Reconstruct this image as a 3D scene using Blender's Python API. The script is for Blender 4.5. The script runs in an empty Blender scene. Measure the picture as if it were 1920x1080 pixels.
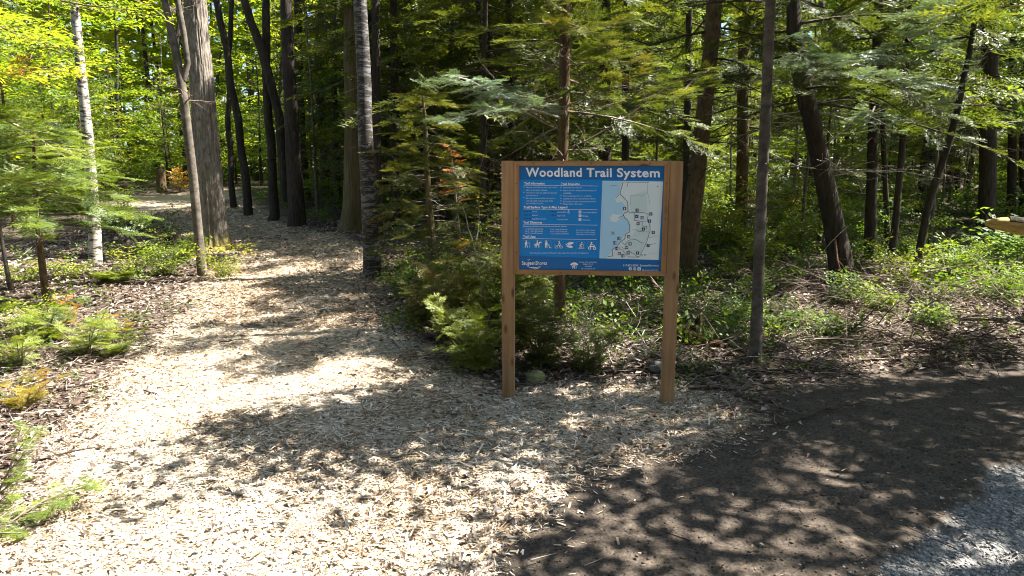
import bpy, math, random
import numpy as np
from mathutils import Vector, Matrix, noise as mnoise

# ---------------------------------------------------------------- camera, sky, sun, exposure
scene = bpy.context.scene
COL = scene.collection
CAM_H = 1.65
PITCH = math.radians(9.3)
FPX = 1280.0
cam_data = bpy.data.cameras.new('camera')
cam_data.sensor_width = 36.0
cam_data.lens = 24.0
cam_data.clip_start = 0.05
cam_data.clip_end = 2000.0
cam = bpy.data.objects.new('camera', cam_data)
COL.objects.link(cam)
cam.location = (0, 0, CAM_H)
cam.rotation_euler = (math.pi / 2 - PITCH, 0, 0)
scene.camera = cam

SUN_EL = math.radians(53)
SUN_AZ_BACK = math.radians(-11)         # sun stands to the right, a little beyond the sign
sun_dir = Vector((math.cos(SUN_AZ_BACK) * math.cos(SUN_EL), -math.sin(SUN_AZ_BACK) * math.cos(SUN_EL), math.sin(SUN_EL)))
world = bpy.data.worlds.new('World')
scene.world = world
world.use_nodes = True
wn = world.node_tree
wn.nodes.clear()
sky = wn.nodes.new('ShaderNodeTexSky')
sky.sky_type = 'NISHITA'
sky.sun_disc = False
sky.sun_elevation = SUN_EL
sky.sun_rotation = math.radians(90) + SUN_AZ_BACK
bg = wn.nodes.new('ShaderNodeBackground')
bg.inputs[1].default_value = 0.05
wo = wn.nodes.new('ShaderNodeOutputWorld')
wn.links.new(sky.outputs[0], bg.inputs[0])
wn.links.new(bg.outputs[0], wo.inputs[0])
sd = bpy.data.lights.new('sun', 'SUN')
sd.energy = 5.0
sd.angle = math.radians(0.53)
sd.color = (1.0, 0.955, 0.89)
so = bpy.data.objects.new('sun', sd)
COL.objects.link(so)
so.rotation_euler = sun_dir.to_track_quat('Z', 'Y').to_euler()
so.location = (20, 9, 30)
scene.view_settings.view_transform = 'Standard'
scene.view_settings.look = 'None'
scene.view_settings.gamma = 1.0
scene.view_settings.use_curve_mapping = False
scene.view_settings.exposure = 2.5
scene.render.engine = 'CYCLES'
scene.cycles.max_bounces = 6
scene.cycles.diffuse_bounces = 3
scene.cycles.glossy_bounces = 2
scene.cycles.transmission_bounces = 4
scene.cycles.use_denoising = True
scene.cycles.filter_width = 1.0
scene.cycles.sample_clamp_indirect = 4.0

# ---------------------------------------------------------------- small helpers
R = np.random.default_rng(7)


def tag(o, label=None, cat=None, group=None, kind=None):
    if label: o['label'] = label
    if cat: o['category'] = cat
    if group: o['group'] = group
    if kind: o['kind'] = kind
    return o


def empty(name, loc, label, cat, group=None, rz=0.0):
    o = bpy.data.objects.new(name, None)
    COL.objects.link(o)
    o.empty_display_size = 0.2
    o.location = loc
    o.rotation_euler = (0, 0, rz)
    return tag(o, label, cat, group)


MASS = ('foliage', 'branches', 'dead_branches', 'stems', 'twigs', 'needles')      # parts nobody could count


def link(name, me, parent=None, loc=None):
    o = bpy.data.objects.new(name, me)
    COL.objects.link(o)
    if parent is not None: o.parent = parent
    if loc is not None: o.location = loc
    if parent is not None and name in MASS: o['kind'] = 'stuff'
    return o


def smooth01(t):
    t = np.clip(t, 0, 1)
    return t * t * (3 - 2 * t)


def vnoise(x, y, z=0.0, seed=0):
    """vectorised value noise in 0..1"""
    x = np.asarray(x, float); y = np.asarray(y, float); z = np.asarray(z, float) + np.zeros_like(x)
    xi, yi, zi = np.floor(x), np.floor(y), np.floor(z)
    fx, fy, fz = x - xi, y - yi, z - zi
    fx, fy, fz = fx * fx * (3 - 2 * fx), fy * fy * (3 - 2 * fy), fz * fz * (3 - 2 * fz)

    def h(a, b, c):
        v = np.sin(a * 127.1 + b * 311.7 + c * 74.7 + seed * 53.3) * 43758.5453
        return v - np.floor(v)
    out = 0
    for dx in (0, 1):
        for dy in (0, 1):
            for dz in (0, 1):
                w = (fx if dx else 1 - fx) * (fy if dy else 1 - fy) * (fz if dz else 1 - fz)
                out = out + w * h(xi + dx, yi + dy, zi + dz)
    return out


def fbm(x, y, z=0.0, seed=0, octs=3):
    s, a, t = 0, 0.5, 0
    f = 1.0
    for k in range(octs):
        s = s + a * vnoise(np.asarray(x) * f, np.asarray(y) * f, np.asarray(z) * f, seed + k)
        t += a; a *= 0.5; f *= 2.03
    return s / t


def gz(x, y):
    """height of the ground"""
    x = np.asarray(x, float); y = np.asarray(y, float)
    yy = np.clip(y - 5.0, 0, 24)
    z = 0.06 * (yy - 0.8 * (1 - np.exp(-yy / 0.8)))
    far = smooth01((y - 6) / 8)
    z = z + (fbm(x * 0.35, y * 0.35, 0, 3) - 0.5) * 0.22 * far
    z = z + (fbm(x * 1.1 + 9, y * 1.1, 0, 5) - 0.5) * 0.07 * (0.35 + 0.65 * far)
    return z


CP, SP = math.cos(PITCH), math.sin(PITCH)


def ray(px, py):
    a, b = px - 960.0, 540.0 - py
    return np.array([a, FPX * CP + b * SP, -FPX * SP + b * CP])


def W(px, py, D):
    """3D point seen at photo pixel (px, py) at distance D ahead of the camera"""
    d = ray(px, py)
    t = D / d[1]
    return np.array([d[0] * t, D, CAM_H + d[2] * t])


def G(px, py):
    """point of the ground seen at photo pixel (px, py)"""
    d = ray(px, py)
    d = d / np.linalg.norm(d)
    t = 1.0
    while t < 80:
        p = d * t + np.array([0, 0, CAM_H])
        if p[2] <= float(gz(p[0], p[1])): break
        t += 0.02 if t < 10 else 0.06
    return np.array([p[0], p[1], float(gz(p[0], p[1]))])


class MB:
    """collects tris / quads with numpy and links them as one mesh"""
    def __init__(s):
        s.V, s.T, s.Q, s.n = [], [], [], 0
        s.rt, s.rq, s.mt, s.mq = [], [], [], []

    def tris_soup(s, tri, rnd=None, mat=0):
        m = len(tri)
        s.V.append(tri.reshape(-1, 3))
        s.T.append(np.arange(m * 3).reshape(m, 3) + s.n)
        s.n += m * 3
        s.rt.append(np.full(m, 0.5) if rnd is None else rnd)
        s.mt.append(np.full(m, mat))

    def quads_soup(s, q, rnd=None, mat=0):
        m = len(q)
        s.V.append(q.reshape(-1, 3))
        s.Q.append(np.arange(m * 4).reshape(m, 4) + s.n)
        s.n += m * 4
        s.rq.append(np.full(m, 0.5) if rnd is None else rnd)
        s.mq.append(np.full(m, mat))

    def mesh(s, V, F, rnd=None, mat=0):
        F = np.asarray(F)
        s.V.append(np.asarray(V, float))
        m = len(F)
        r = np.full(m, 0.5) if rnd is None else rnd
        if F.shape[1] == 3:
            s.T.append(F + s.n); s.rt.append(r); s.mt.append(np.full(m, mat))
        else:
            s.Q.append(F + s.n); s.rq.append(r); s.mq.append(np.full(m, mat))
        s.n += len(V)

    def tube(s, pts, rad, sides=8, cap=True, mat=0, rnd=None, disp=None):
        pts = np.asarray(pts, float); n = len(pts)
        rad = np.full(n, rad) if np.isscalar(rad) else np.asarray(rad, float)
        t = np.gradient(pts, axis=0)
        t /= np.linalg.norm(t, axis=1)[:, None] + 1e-12
        ref = np.array([1.0, 0, 0]) if abs(t[0][0]) < 0.8 else np.array([0, 1.0, 0])
        u = ref[None, :] - (t @ ref)[:, None] * t
        u /= np.linalg.norm(u, axis=1)[:, None]
        v = np.cross(t, u)
        a = np.linspace(0, 2 * np.pi, sides, endpoint=False)
        rr = rad[:, None] * np.ones(sides)[None, :]
        if disp is not None: rr = rr * disp(pts, a)
        V = pts[:, None, :] + rr[..., None] * (np.cos(a)[None, :, None] * u[:, None, :] + np.sin(a)[None, :, None] * v[:, None, :])
        i = np.arange(n - 1)[:, None] * sides
        j = np.arange(sides)[None, :]
        j2 = (j + 1) % sides
        F = np.stack([i + j, i + j2, i + sides + j2, i + sides + j], -1).reshape(-1, 4)
        s.mesh(V.reshape(-1, 3), F, None if rnd is None else np.full(len(F), rnd), mat)
        if cap:
            for k, fl in ((0, True), (n - 1, False)):
                c = V[k].mean(0)
                Vc = np.vstack([V[k], c])
                Fc = np.array([[q, (q + 1) % sides, sides] for q in range(sides)])
                if fl: Fc = Fc[:, ::-1]
                s.mesh(Vc, Fc, None if rnd is None else np.full(sides, rnd), mat)

    def sticks(s, A, B, ra, rb, mat=0, rnd=None):
        """many straight three-sided twigs at once"""
        A = np.asarray(A, float); B = np.asarray(B, float)
        if len(A) == 0: return
        n = len(A)
        ra = np.broadcast_to(ra, n); rb = np.broadcast_to(rb, n)
        d = B - A
        d = d / (np.linalg.norm(d, axis=1)[:, None] + 1e-9)
        ref = np.where(np.abs(d[:, 2:3]) < 0.9, np.array([[0, 0, 1.0]]), np.array([[1.0, 0, 0]]))
        u = np.cross(d, ref); u /= np.linalg.norm(u, axis=1)[:, None]
        v = np.cross(d, u)
        V = []
        for P, r in ((A, ra), (B, rb)):
            for k in range(3):
                an = 2 * math.pi * k / 3
                V.append(P + r[:, None] * (math.cos(an) * u + math.sin(an) * v))
        V = np.stack(V, 1).reshape(-1, 3)
        o = np.arange(n)[:, None, None] * 6
        F = (np.array([[0, 1, 4, 3], [1, 2, 5, 4], [2, 0, 3, 5]])[None] + o).reshape(-1, 4)
        rn = None if rnd is None else np.repeat(rnd, 3)
        s.mesh(V, F, rn, mat)

    def data(s, name, mats, smooth=False):
        me = bpy.data.meshes.new(name)
        V = np.concatenate(s.V)
        nt = sum(len(t) for t in s.T); nq = sum(len(q) for q in s.Q)
        loops = []; start = []; mi = []; rn = []
        if nt:
            T = np.concatenate(s.T); loops.append(T.reshape(-1)); start.append(np.arange(nt) * 3)
            mi += s.mt; rn += s.rt
        if nq:
            Q = np.concatenate(s.Q); loops.append(Q.reshape(-1)); start.append(nt * 3 + np.arange(nq) * 4)
            mi += s.mq; rn += s.rq
        L = np.concatenate(loops).astype(np.int32)
        me.vertices.add(len(V)); me.vertices.foreach_set('co', V.astype(np.float32).reshape(-1))
        me.loops.add(len(L)); me.loops.foreach_set('vertex_index', L)
        me.polygons.add(nt + nq)
        me.polygons.foreach_set('loop_start', np.concatenate(start).astype(np.int32))
        me.polygons.foreach_set('material_index', np.concatenate(mi).astype(np.int32))
        if smooth: me.polygons.foreach_set('use_smooth', np.ones(nt + nq, bool))
        at = me.attributes.new('rnd', 'FLOAT', 'FACE')
        at.data.foreach_set('value', np.concatenate(rn).astype(np.float32))
        for m in (mats if isinstance(mats, (list, tuple)) else [mats]): me.materials.append(m)
        me.update(calc_edges=True)
        me.validate()
        return me

    def build(s, name, mats, parent=None, loc=None, smooth=False):
        return link(name, s.data(name, mats, smooth), parent, loc)


# ---------------------------------------------------------------- materials
class NT:
    def __init__(s, name):
        s.m = bpy.data.materials.new(name); s.m.use_nodes = True
        s.t = s.m.node_tree; s.t.nodes.clear()
        s.out = s.t.nodes.new('ShaderNodeOutputMaterial')

    def n(s, kind, props=None, **ins):
        nd = s.t.nodes.new('ShaderNode' + kind)
        for k, v in (props or {}).items(): setattr(nd, k, v)
        for k, v in ins.items():
            key = int(k[1:]) if k[0] == '_' and k[1:].isdigit() else k
            s.set(nd.inputs[key], v)
        return nd

    def set(s, inp, v):
        if hasattr(v, 'outputs'): v = v.outputs[0]
        if isinstance(v, bpy.types.NodeSocket): s.t.links.new(v, inp)
        else: inp.default_value = v

    def ramp(s, fac, stops, interp='LINEAR'):
        nd = s.t.nodes.new('ShaderNodeValToRGB'); cr = nd.color_ramp; cr.interpolation = interp
        while len(cr.elements) > len(stops): cr.elements.remove(cr.elements[-1])
        while len(cr.elements) < len(stops): cr.elements.new(0.5)
        for e, (p, c) in zip(cr.elements, stops):
            e.position = p
            e.color = (c, c, c, 1) if isinstance(c, (int, float)) else (*c, 1)
        s.set(nd.inputs[0], fac)
        return nd

    def mix(s, fac, a, b, mode='MIX'):
        nd = s.t.nodes.new('ShaderNodeMixRGB'); nd.blend_type = mode
        for i, v in ((0, fac), (1, a), (2, b)):
            if isinstance(v, tuple) and len(v) == 3: v = (*v, 1)
            s.set(nd.inputs[i], v)
        return nd

    def math(s, op, a, b=0.0):
        nd = s.t.nodes.new('ShaderNodeMath'); nd.operation = op
        s.set(nd.inputs[0], a); s.set(nd.inputs[1], b)
        return nd

    def attr(s, name):
        nd = s.t.nodes.new('ShaderNodeAttribute'); nd.attribute_name = name
        return nd.outputs['Fac']

    def obj(s, scale=(1, 1, 1)):
        tc = s.t.nodes.new('ShaderNodeTexCoord'); mp = s.t.nodes.new('ShaderNodeMapping')
        s.t.links.new(tc.outputs['Object'], mp.inputs[0]); mp.inputs['Scale'].default_value = scale
        return mp

    def noise(s, vec, scale, detail=4, rough=0.55, w=None):
        nd = s.t.nodes.new('ShaderNodeTexNoise')
        s.set(nd.inputs['Vector'], vec); nd.inputs['Scale'].default_value = scale
        nd.inputs['Detail'].default_value = detail; nd.inputs['Roughness'].default_value = rough
        return nd.outputs[0]

    def bump(s, h, strength=0.5, dist=0.01):
        nd = s.t.nodes.new('ShaderNodeBump'); nd.inputs['Strength'].default_value = strength
        nd.inputs['Distance'].default_value = dist; s.set(nd.inputs['Height'], h)
        return nd

    def pbr(s, color, rough=0.8, bump=None, spec=0.3):
        p = s.t.nodes.new('ShaderNodeBsdfPrincipled')
        if isinstance(color, tuple) and len(color) == 3: color = (*color, 1)
        s.set(p.inputs['Base Color'], color); s.set(p.inputs['Roughness'], rough)
        p.inputs['Specular IOR Level'].default_value = spec
        if bump is not None: s.set(p.inputs['Normal'], bump)
        s.t.links.new(p.outputs[0], s.out.inputs[0])
        return s.m


def leaf_mat(name, stops, trans=0.45, gloss=0.07, rough=0.4, var=0.25):
    n = NT(name)
    oi = n.t.nodes.new('ShaderNodeObjectInfo')
    f = n.math('ADD', n.attr('rnd'), n.math('MULTIPLY', n.math('SUBTRACT', oi.outputs['Random'], 0.5), var))
    c = n.ramp(f, stops)
    d = n.n('BsdfDiffuse', Color=c)
    t = n.n('BsdfTranslucent', Color=n.mix(1.0, c, (1.55, 1.45, 0.6), 'MULTIPLY'))
    m1 = n.n('MixShader', _0=trans, _1=d, _2=t)
    g = n.n('BsdfGlossy', Color=(1, 1, 1, 1), Roughness=rough)
    m2 = n.n('MixShader', _0=gloss, _1=m1, _2=g)
    n.t.links.new(m2.outputs[0], n.out.inputs[0])
    return n.m


M = {}
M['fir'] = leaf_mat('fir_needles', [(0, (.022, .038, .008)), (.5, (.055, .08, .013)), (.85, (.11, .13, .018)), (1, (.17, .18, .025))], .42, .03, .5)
M['fir_bright'] = leaf_mat('sunny_fir_needles', [(0, (.04, .07, .012)), (.5, (.1, .15, .02)), (1, (.22, .26, .035))], .42, .03, .5)  # brighter copy of the fir needles, sunshine put into the colour
M['fir_sunlit'] = leaf_mat('sunlit_fir_needles', [(0, (.06, .1, .07)), (.5, (.1, .155, .1)), (1, (.2, .27, .18))], .25, .08, .4)  # pale bluish sunlight on the boughs, put into the needle colour
M['cedar'] = leaf_mat('cedar_sprays', [(0, (.05, .07, .015)), (.5, (.085, .105, .02)), (.85, (.13, .135, .025)), (1, (.2, .11, .03))], .35, .02, .5)
M['rust'] = leaf_mat('rusty_dead_needles', [(0, (.2, .06, .02)), (.5, (.38, .13, .03)), (1, (.5, .22, .06))], .35, .03, .6)
M['gold'] = leaf_mat('yellow_orange_leaves', [(0, (.16, .16, .02)), (.4, (.3, .24, .03)), (.75, (.45, .2, .03)), (1, (.5, .12, .02))], .5, .04, .5)
M['maple'] = leaf_mat('spring_leaves', [(0, (.07, .11, .012)), (.4, (.13, .21, .018)), (.75, (.25, .31, .025)), (1, (.45, .38, .03))], .55, .02, .5)
M['green'] = leaf_mat('green_leaves', [(0, (.03, .07, .015)), (.5, (.075, .14, .02)), (1, (.18, .24, .03))], .5, .02, .5)
M['shrub'] = leaf_mat('shrub_leaves', [(0, (.06, .1, .015)), (.5, (.14, .21, .025)), (.9, (.28, .32, .035)), (1, (.36, .24, .04))], .42, .02, .5)


def bark(name, c0, c1, sx=26, sz=4, bs=.8, moss=0.0, mosscol=(.09, .1, .02), dist=.02, foot=0.0):
    n = NT(name)
    v = n.obj((sx, sx, sz))
    f = n.noise(v, 1.0, 6, .65)
    f2 = n.noise(n.obj((3, 3, 1.2)), 1.0, 3, .5)
    c = n.ramp(f, [(.3, c0), (.65, c1)])
    c = n.mix(n.ramp(f2, [(.35, 0), (.75, .6)]), c, tuple(0.55 * a for a in c0))
    if moss:
        f3 = n.noise(n.obj((6, 6, 2.5)), 1.0, 5, .7)
        c = n.mix(n.ramp(f3, [(.5, 0), (.62, moss)]), c, mosscol)
    if foot:
        sx_ = n.t.nodes.new('ShaderNodeSeparateXYZ'); n.t.links.new(n.obj().outputs[0], sx_.inputs[0])
        hgt = n.math('ADD', sx_.outputs[2], n.math('MULTIPLY', n.noise(n.obj((9, 9, 5)), 1.0, 4, .7), .5))
        c = n.mix(n.ramp(hgt, [(foot, .85), (foot + .3, 0)]), c, (.24, .19, .035))
    return n.pbr(c, .9, n.bump(f, bs, dist), .15)


M['bark_big'] = bark('maple_bark', (.085, .068, .052), (.3, .26, .215), 30, 9, 1.0, .12, (.16, .15, .06), .02, .3)
M['bark_dark'] = bark('dark_bark', (.018, .014, .011), (.07, .055, .042), 28, 5, .8, .2, (.05, .06, .02))
M['bark_brown'] = bark('brown_fir_bark', (.05, .032, .018), (.15, .1, .055), 30, 9, .7, .35, (.11, .1, .03))
M['bark_grey'] = bark('smooth_grey_bark', (.05, .04, .032), (.19, .16, .13), 11, 14, .5, .3, (.07, .07, .035), .008)
M['bark_cedar'] = bark('cedar_bark', (.06, .045, .025), (.17, .13, .07), 34, 1.5, .9, .5, (.1, .1, .025))
M['twig'] = bark('twig_bark', (.12, .09, .065), (.28, .22, .17), 40, 20, .3)
M['twig_pale'] = bark('bleached_twig', (.26, .22, .18), (.5, .45, .39), 40, 20, .3)
M['twig_dark'] = bark('dark_twig', (.035, .025, .02), (.1, .07, .05), 40, 20, .3)


def birch(name, white, dark, thr):
    n = NT(name)
    f = n.noise(n.obj((6, 6, 30)), 1.0, 5, .75)
    p = n.noise(n.obj((7, 7, 9)), 1.0, 5, .7)
    s = n.noise(n.obj((60, 60, 260)), 1.0, 3, .6)
    c = n.ramp(s, [(.3, tuple(a * .75 for a in white)), (.7, white)])
    c = n.mix(n.ramp(f, [(thr, 0), (thr + .05, 1)]), c, dark)
    c = n.mix(n.ramp(p, [(.55, 0), (.6, .95)]), c, tuple(a * .8 for a in dark))
    return n.pbr(c, .75, n.bump(f, .5, .012), .2)


M['birch'] = birch('white_birch_bark', (.42, .385, .33), (.045, .034, .027), .5)
M['birch_grey'] = birch('grey_birch_bark', (.15, .15, .145), (.035, .028, .022), .45)


def wood(name, c0, c1, axis, knots=True):
    c0 = tuple(a * k for a, k in zip(c0, (.8, .82, .84))); c1 = tuple(a * k for a, k in zip(c1, (.94, .95, .95)))
    n = NT(name)
    sc = {'x': (1.2, 26, 26), 'z': (26, 26, 1.2)}[axis]
    f = n.noise(n.obj(sc), 1.0, 5, .6)
    ks = {'x': (6, 16, 16), 'z': (16, 16, 6)}[axis]
    vo = n.n('TexVoronoi', Vector=n.obj(ks), Scale=.55)
    big = n.noise(n.obj((4, 4, 2)), 1.0, 3, .6)
    c = n.ramp(f, [(.28, c0), (.7, c1)])
    c = n.mix(n.ramp(big, [(.4, 0), (.75, .45)]), c, tuple(a * .6 for a in c0))
    c = n.mix(n.ramp(vo.outputs['Distance'], [(.07, .9), (.17, 0)]), c, (.09, .04, .015))
    return n.pbr(c, .7, n.bump(f, .35, .003), .25)


M['wood_z'] = wood('post_timber', (.3, .165, .075), (.47, .28, .14), 'z')
M['wood_x'] = wood('rail_timber', (.3, .155, .065), (.48, .275, .13), 'x')
M['wood_z2'] = wood('stile_timber', (.33, .165, .065), (.5, .28, .13), 'z')


def plain(name, c, rough=.6, spec=.3):
    n = NT(name)
    f = n.noise(n.obj((9, 9, 9)), 1.0, 4, .6)
    return n.pbr(n.mix(n.ramp(f, [(.3, 0), (.75, .18)]), c, tuple(a * .7 for a in c)), rough, None, spec)
# ---------------------------------------------------------------- the ground: one grid, split into floor, path, verge, road
def inpoly(x, y, poly):
    x = np.asarray(x); y = np.asarray(y)
    c = np.zeros(x.shape, bool)
    n = len(poly)
    for i in range(n):
        x0, y0 = poly[i]; x1, y1 = poly[(i + 1) % n]
        if y0 == y1: continue
        hit = ((y0 > y) != (y1 > y)) & (x < (x1 - x0) * (y - y0) / (y1 - y0) + x0)
        c ^= hit
    return c


def polydist(x, y, poly):
    d = np.full(np.shape(x), 1e9)
    for i in range(len(poly)):
        a = np.array(poly[i]); b = np.array(poly[(i + 1) % len(poly)])
        ab = b - a
        t = np.clip(((x - a[0]) * ab[0] + (y - a[1]) * ab[1]) / (ab @ ab + 1e-12), 0, 1)
        d = np.minimum(d, np.hypot(x - a[0] - t * ab[0], y - a[1] - t * ab[1]))
    return d


def gpoly(pix): return [tuple(G(*p)[:2]) for p in pix]


MULCH = gpoly([(-50, 1080), (20, 930), (110, 800), (200, 700), (280, 635), (350, 580), (360, 545), (385, 520), (430, 478), (350, 458), (325, 425),
               (240, 392), (228, 368), (360, 362), (430, 353), (470, 370), (500, 395), (560, 425), (640, 440), (690, 470), (700, 520), (730, 590),
               (790, 650), (850, 700), (940, 728), (1260, 722), (1340, 740), (1410, 790), (1290, 835), (1130, 875), (1020, 935), (970, 1000),
               (930, 1100), (900, 1500), (-400, 1500)])
GRAVEL = gpoly([(1625, 1110), (1700, 1040), (1800, 980), (1860, 930), (1930, 885), (2100, 860), (2500, 840), (2600, 1500), (1500, 1500)])
DIRT = gpoly([(905, 1500), (930, 1100), (970, 1000), (1020, 935), (1130, 875), (1290, 835), (1400, 792), (1440, 745), (1560, 705), (1920, 672),
              (2700, 660), (2700, 1500)])


def warp(x, y):
    return (x + (fbm(x * 2.2, y * 2.2, 0, 11, 4) - .5) * .55, y + (fbm(x * 2.2 + 40, y * 2.2, 0, 12, 4) - .5) * .55)


def zones(x, y):
    wx, wy = warp(x, y)
    g = inpoly(wx, wy, GRAVEL)
    d = inpoly(wx, wy, DIRT) & ~g
    m = inpoly(wx, wy, MULCH) & ~g & ~d
    return m, d, g


def soft(inside, dist, w): return smooth01(.5 + np.where(inside, dist, -dist) / (2 * w))


xs = np.concatenate([-4.8 - np.cumsum(.042 * 1.07 ** np.arange(150))[::-1], np.arange(-4.8, 5.2, .042), 5.2 + np.cumsum(.042 * 1.07 ** np.arange(150))])
ys = np.concatenate([1.2 - np.cumsum(.05 * 1.16 ** np.arange(50))[::-1], np.arange(1.2, 8.5, .042), 8.5 + np.cumsum(.045 * 1.04 ** np.arange(200))])
xs = xs[(xs > -900) & (xs < 900)]; ys = ys[ys < 900]
X, Y = np.meshgrid(xs, ys)
mz, dz, gzv = zones(X, Y)
wx, wy = warp(X, Y)
a_m = soft(inpoly(wx, wy, MULCH) & ~gzv & ~dz, polydist(wx, wy, MULCH), .12)
a_d = soft(inpoly(wx, wy, DIRT), polydist(wx, wy, DIRT), .07)
a_g = soft(inpoly(wx, wy, GRAVEL), polydist(wx, wy, GRAVEL), .04)
Z = gz(X, Y)
near = ((Y < 9) & (Y > 0) & (np.abs(X) < 6))
Z = Z + near * (fbm(X * 9, Y * 9, 0, 21, 3) - .5) * .035 * (a_m + .8 * (1 - a_m) * (1 - a_d))
Z = Z + near * (fbm(X * 6, Y * 6, 0, 25, 4) - .5) * .04 * a_d - a_g * .02
# shallow scraped ruts in the dirt verge
for rx, ry, rl, ra, cv in ((2.35, 3.55, .5, -.65, .5), (2.05, 3.0, .42, -.8, -.3), (2.7, 4.0, .35, .1, .4), (3.1, 4.05, .3, -.1, .2), (1.75, 3.3, .3, .5, .8), (3.3, 3.5, .25, -.9, .2),
                           (1.2, 4.3, .35, .1, .3), (1.5, 3.9, .2, .3, .2), (2.9, 3.1, .3, .5, .3), (2.2, 2.7, .3, -.6, .2)):
    u = (X - rx) * math.cos(ra) + (Y - ry) * math.sin(ra); v = -(X - rx) * math.sin(ra) + (Y - ry) * math.cos(ra) - cv * u * u
    v = v + (vnoise(u * 14, v * 0 + rx * 9) - .5) * .05
    Z = Z - .028 * np.exp(-(v / .018) ** 2) * np.exp(-(u / rl) ** 4) + .014 * np.exp(-((v - .045) / .03) ** 2) * np.exp(-(u / rl) ** 4)
NX, NY = len(xs), len(ys)
idx = np.arange(NX * NY).reshape(NY, NX)
F = np.stack([idx[:-1, :-1], idx[:-1, 1:], idx[1:, 1:], idx[1:, :-1]], -1).reshape(-1, 4)
fc = lambda A: A[:-1, :-1].reshape(-1)
fm, fd, fg = fc(mz), fc(dz), fc(gzv)


def ground_material():
    n = NT('woodland_ground')
    p = n.obj()
    big = n.noise(p, .9, 4, .6); med = n.noise(p, 7, 5, .6); fine = n.noise(p, 60, 4, .65)
    # chips: stretched cells in two directions
    def cells(rot, sc):
        tc = n.t.nodes.new('ShaderNodeTexCoord'); mp = n.t.nodes.new('ShaderNodeMapping')
        n.t.links.new(tc.outputs['Object'], mp.inputs[0])
        mp.inputs['Rotation'].default_value = (0, 0, rot); mp.inputs['Scale'].default_value = (sc, sc * 3.4, 1)
        return n.n('TexVoronoi', {'feature': 'F1'}, Vector=mp, Scale=1.0)
    v1, v2 = cells(.5, 16), cells(-.9, 20)
    sel = n.ramp(n.noise(p, 12, 2), [(.47, 0), (.53, 1)])
    chipcol = n.mix(sel, v1.outputs['Color'], v2.outputs['Color'])
    chipd = n.mix(sel, v1.outputs['Distance'], v2.outputs['Distance'])
    bw = n.n('RGBToBW', Color=chipcol)
    mc = n.ramp(bw, [(.15, (.2, .14, .085)), (.45, (.46, .37, .25)), (.8, (.6, .51, .38))])
    mc = n.mix(n.ramp(chipd, [(.35, 0), (.8, .6)]), mc, (.16, .11, .07))
    lc = n.ramp(bw, [(.2, (.05, .035, .025)), (.6, (.16, .12, .09)), (.9, (.3, .24, .2))])
    lc = n.mix(n.ramp(chipd, [(.3, 0), (.7, .8)]), lc, (.02, .015, .01))
    lc = n.mix(n.ramp(med, [(.5, 0), (.7, .7)]), lc, (.03, .022, .015))
    dc = n.ramp(fine, [(.3, (.034, .028, .022)), (.55, (.098, .077, .058)), (.8, (.19, .152, .115))])
    dc = n.mix(n.ramp(med, [(.4, 0), (.7, .55)]), dc, (.032, .028, .025))
    gv = n.n('TexVoronoi', Vector=p, Scale=70.0)
    gc = n.ramp(n.n('RGBToBW', Color=gv.outputs['Color']), [(.1, (.09, .087, .082)), (.9, (.29, .28, .26))])
    c = n.mix(n.attr('mulch'), lc, mc)
    c = n.mix(n.attr('dirt'), c, dc)
    c = n.mix(n.attr('gravel'), c, gc)
    h = n.mix(n.attr('dirt'), chipd, n.mix(.5, fine, med))
    h = n.mix(n.attr('gravel'), h, gv.outputs['Distance'])
    return n.pbr(c, .95, n.bump(h, .8, .012), .1)


M['ground'] = ground_material()
V_all = np.stack([X, Y, Z], -1).reshape(-1, 3)


def sheet(name, mask, label):
    Fk = F[mask]
    used, inv = np.unique(Fk, return_inverse=True)
    b = MB(); b.mesh(V_all[used], inv.reshape(-1, 4))
    o = b.build(name, M['ground'], smooth=True)
    for nm, A in (('mulch', a_m), ('dirt', a_d), ('gravel', a_g)):
        at = o.data.attributes.new(nm, 'FLOAT', 'POINT')
        at.data.foreach_set('value', A.reshape(-1)[used].astype(np.float32))
    tag(o, label, None, None, 'structure')
    return o


sheet('forest_floor', ~(fm | fd | fg), 'dark leaf littered forest floor under the trees')
sheet('woodchip_path', fm, 'pale woodchip trail winding from the foreground back into the woods')
sheet('dirt_verge', fd, 'dark bare earth verge right of the trail entrance')
sheet('gravel_road', fg, 'grey crushed gravel road edge in the bottom right corner')


def scatter_pts(n, x0, x1, y0, y1, fn, power=1.0):
    """random ground points, nearer ones denser; fn(x, y) keeps"""
    out = []
    tot = 0
    while tot < n:
        x = R.uniform(x0, x1, n * 2); u = R.uniform(0, 1, n * 2)
        y = y0 * (y1 / y0) ** u if power == 1 else R.uniform(y0, y1, n * 2)
        keep = fn(x, y) & (np.abs(x) < y * .85 + 1.2)
        out.append(np.stack([x[keep], y[keep]], 1)); tot += keep.sum()
        if len(out) > 30: break
    P = np.concatenate(out)[:n]
    return P


def gzd(x, y):
    """ground height incl. the fine relief (bilinear in the grid)"""
    i = np.clip(np.searchsorted(xs, x) - 1, 0, NX - 2); j = np.clip(np.searchsorted(ys, y) - 1, 0, NY - 2)
    tx = (x - xs[i]) / (xs[i + 1] - xs[i]); ty = (y - ys[j]) / (ys[j + 1] - ys[j])
    return (Z[j, i] * (1 - tx) + Z[j, i + 1] * tx) * (1 - ty) + (Z[j + 1, i] * (1 - tx) + Z[j + 1, i + 1] * tx) * ty


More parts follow.
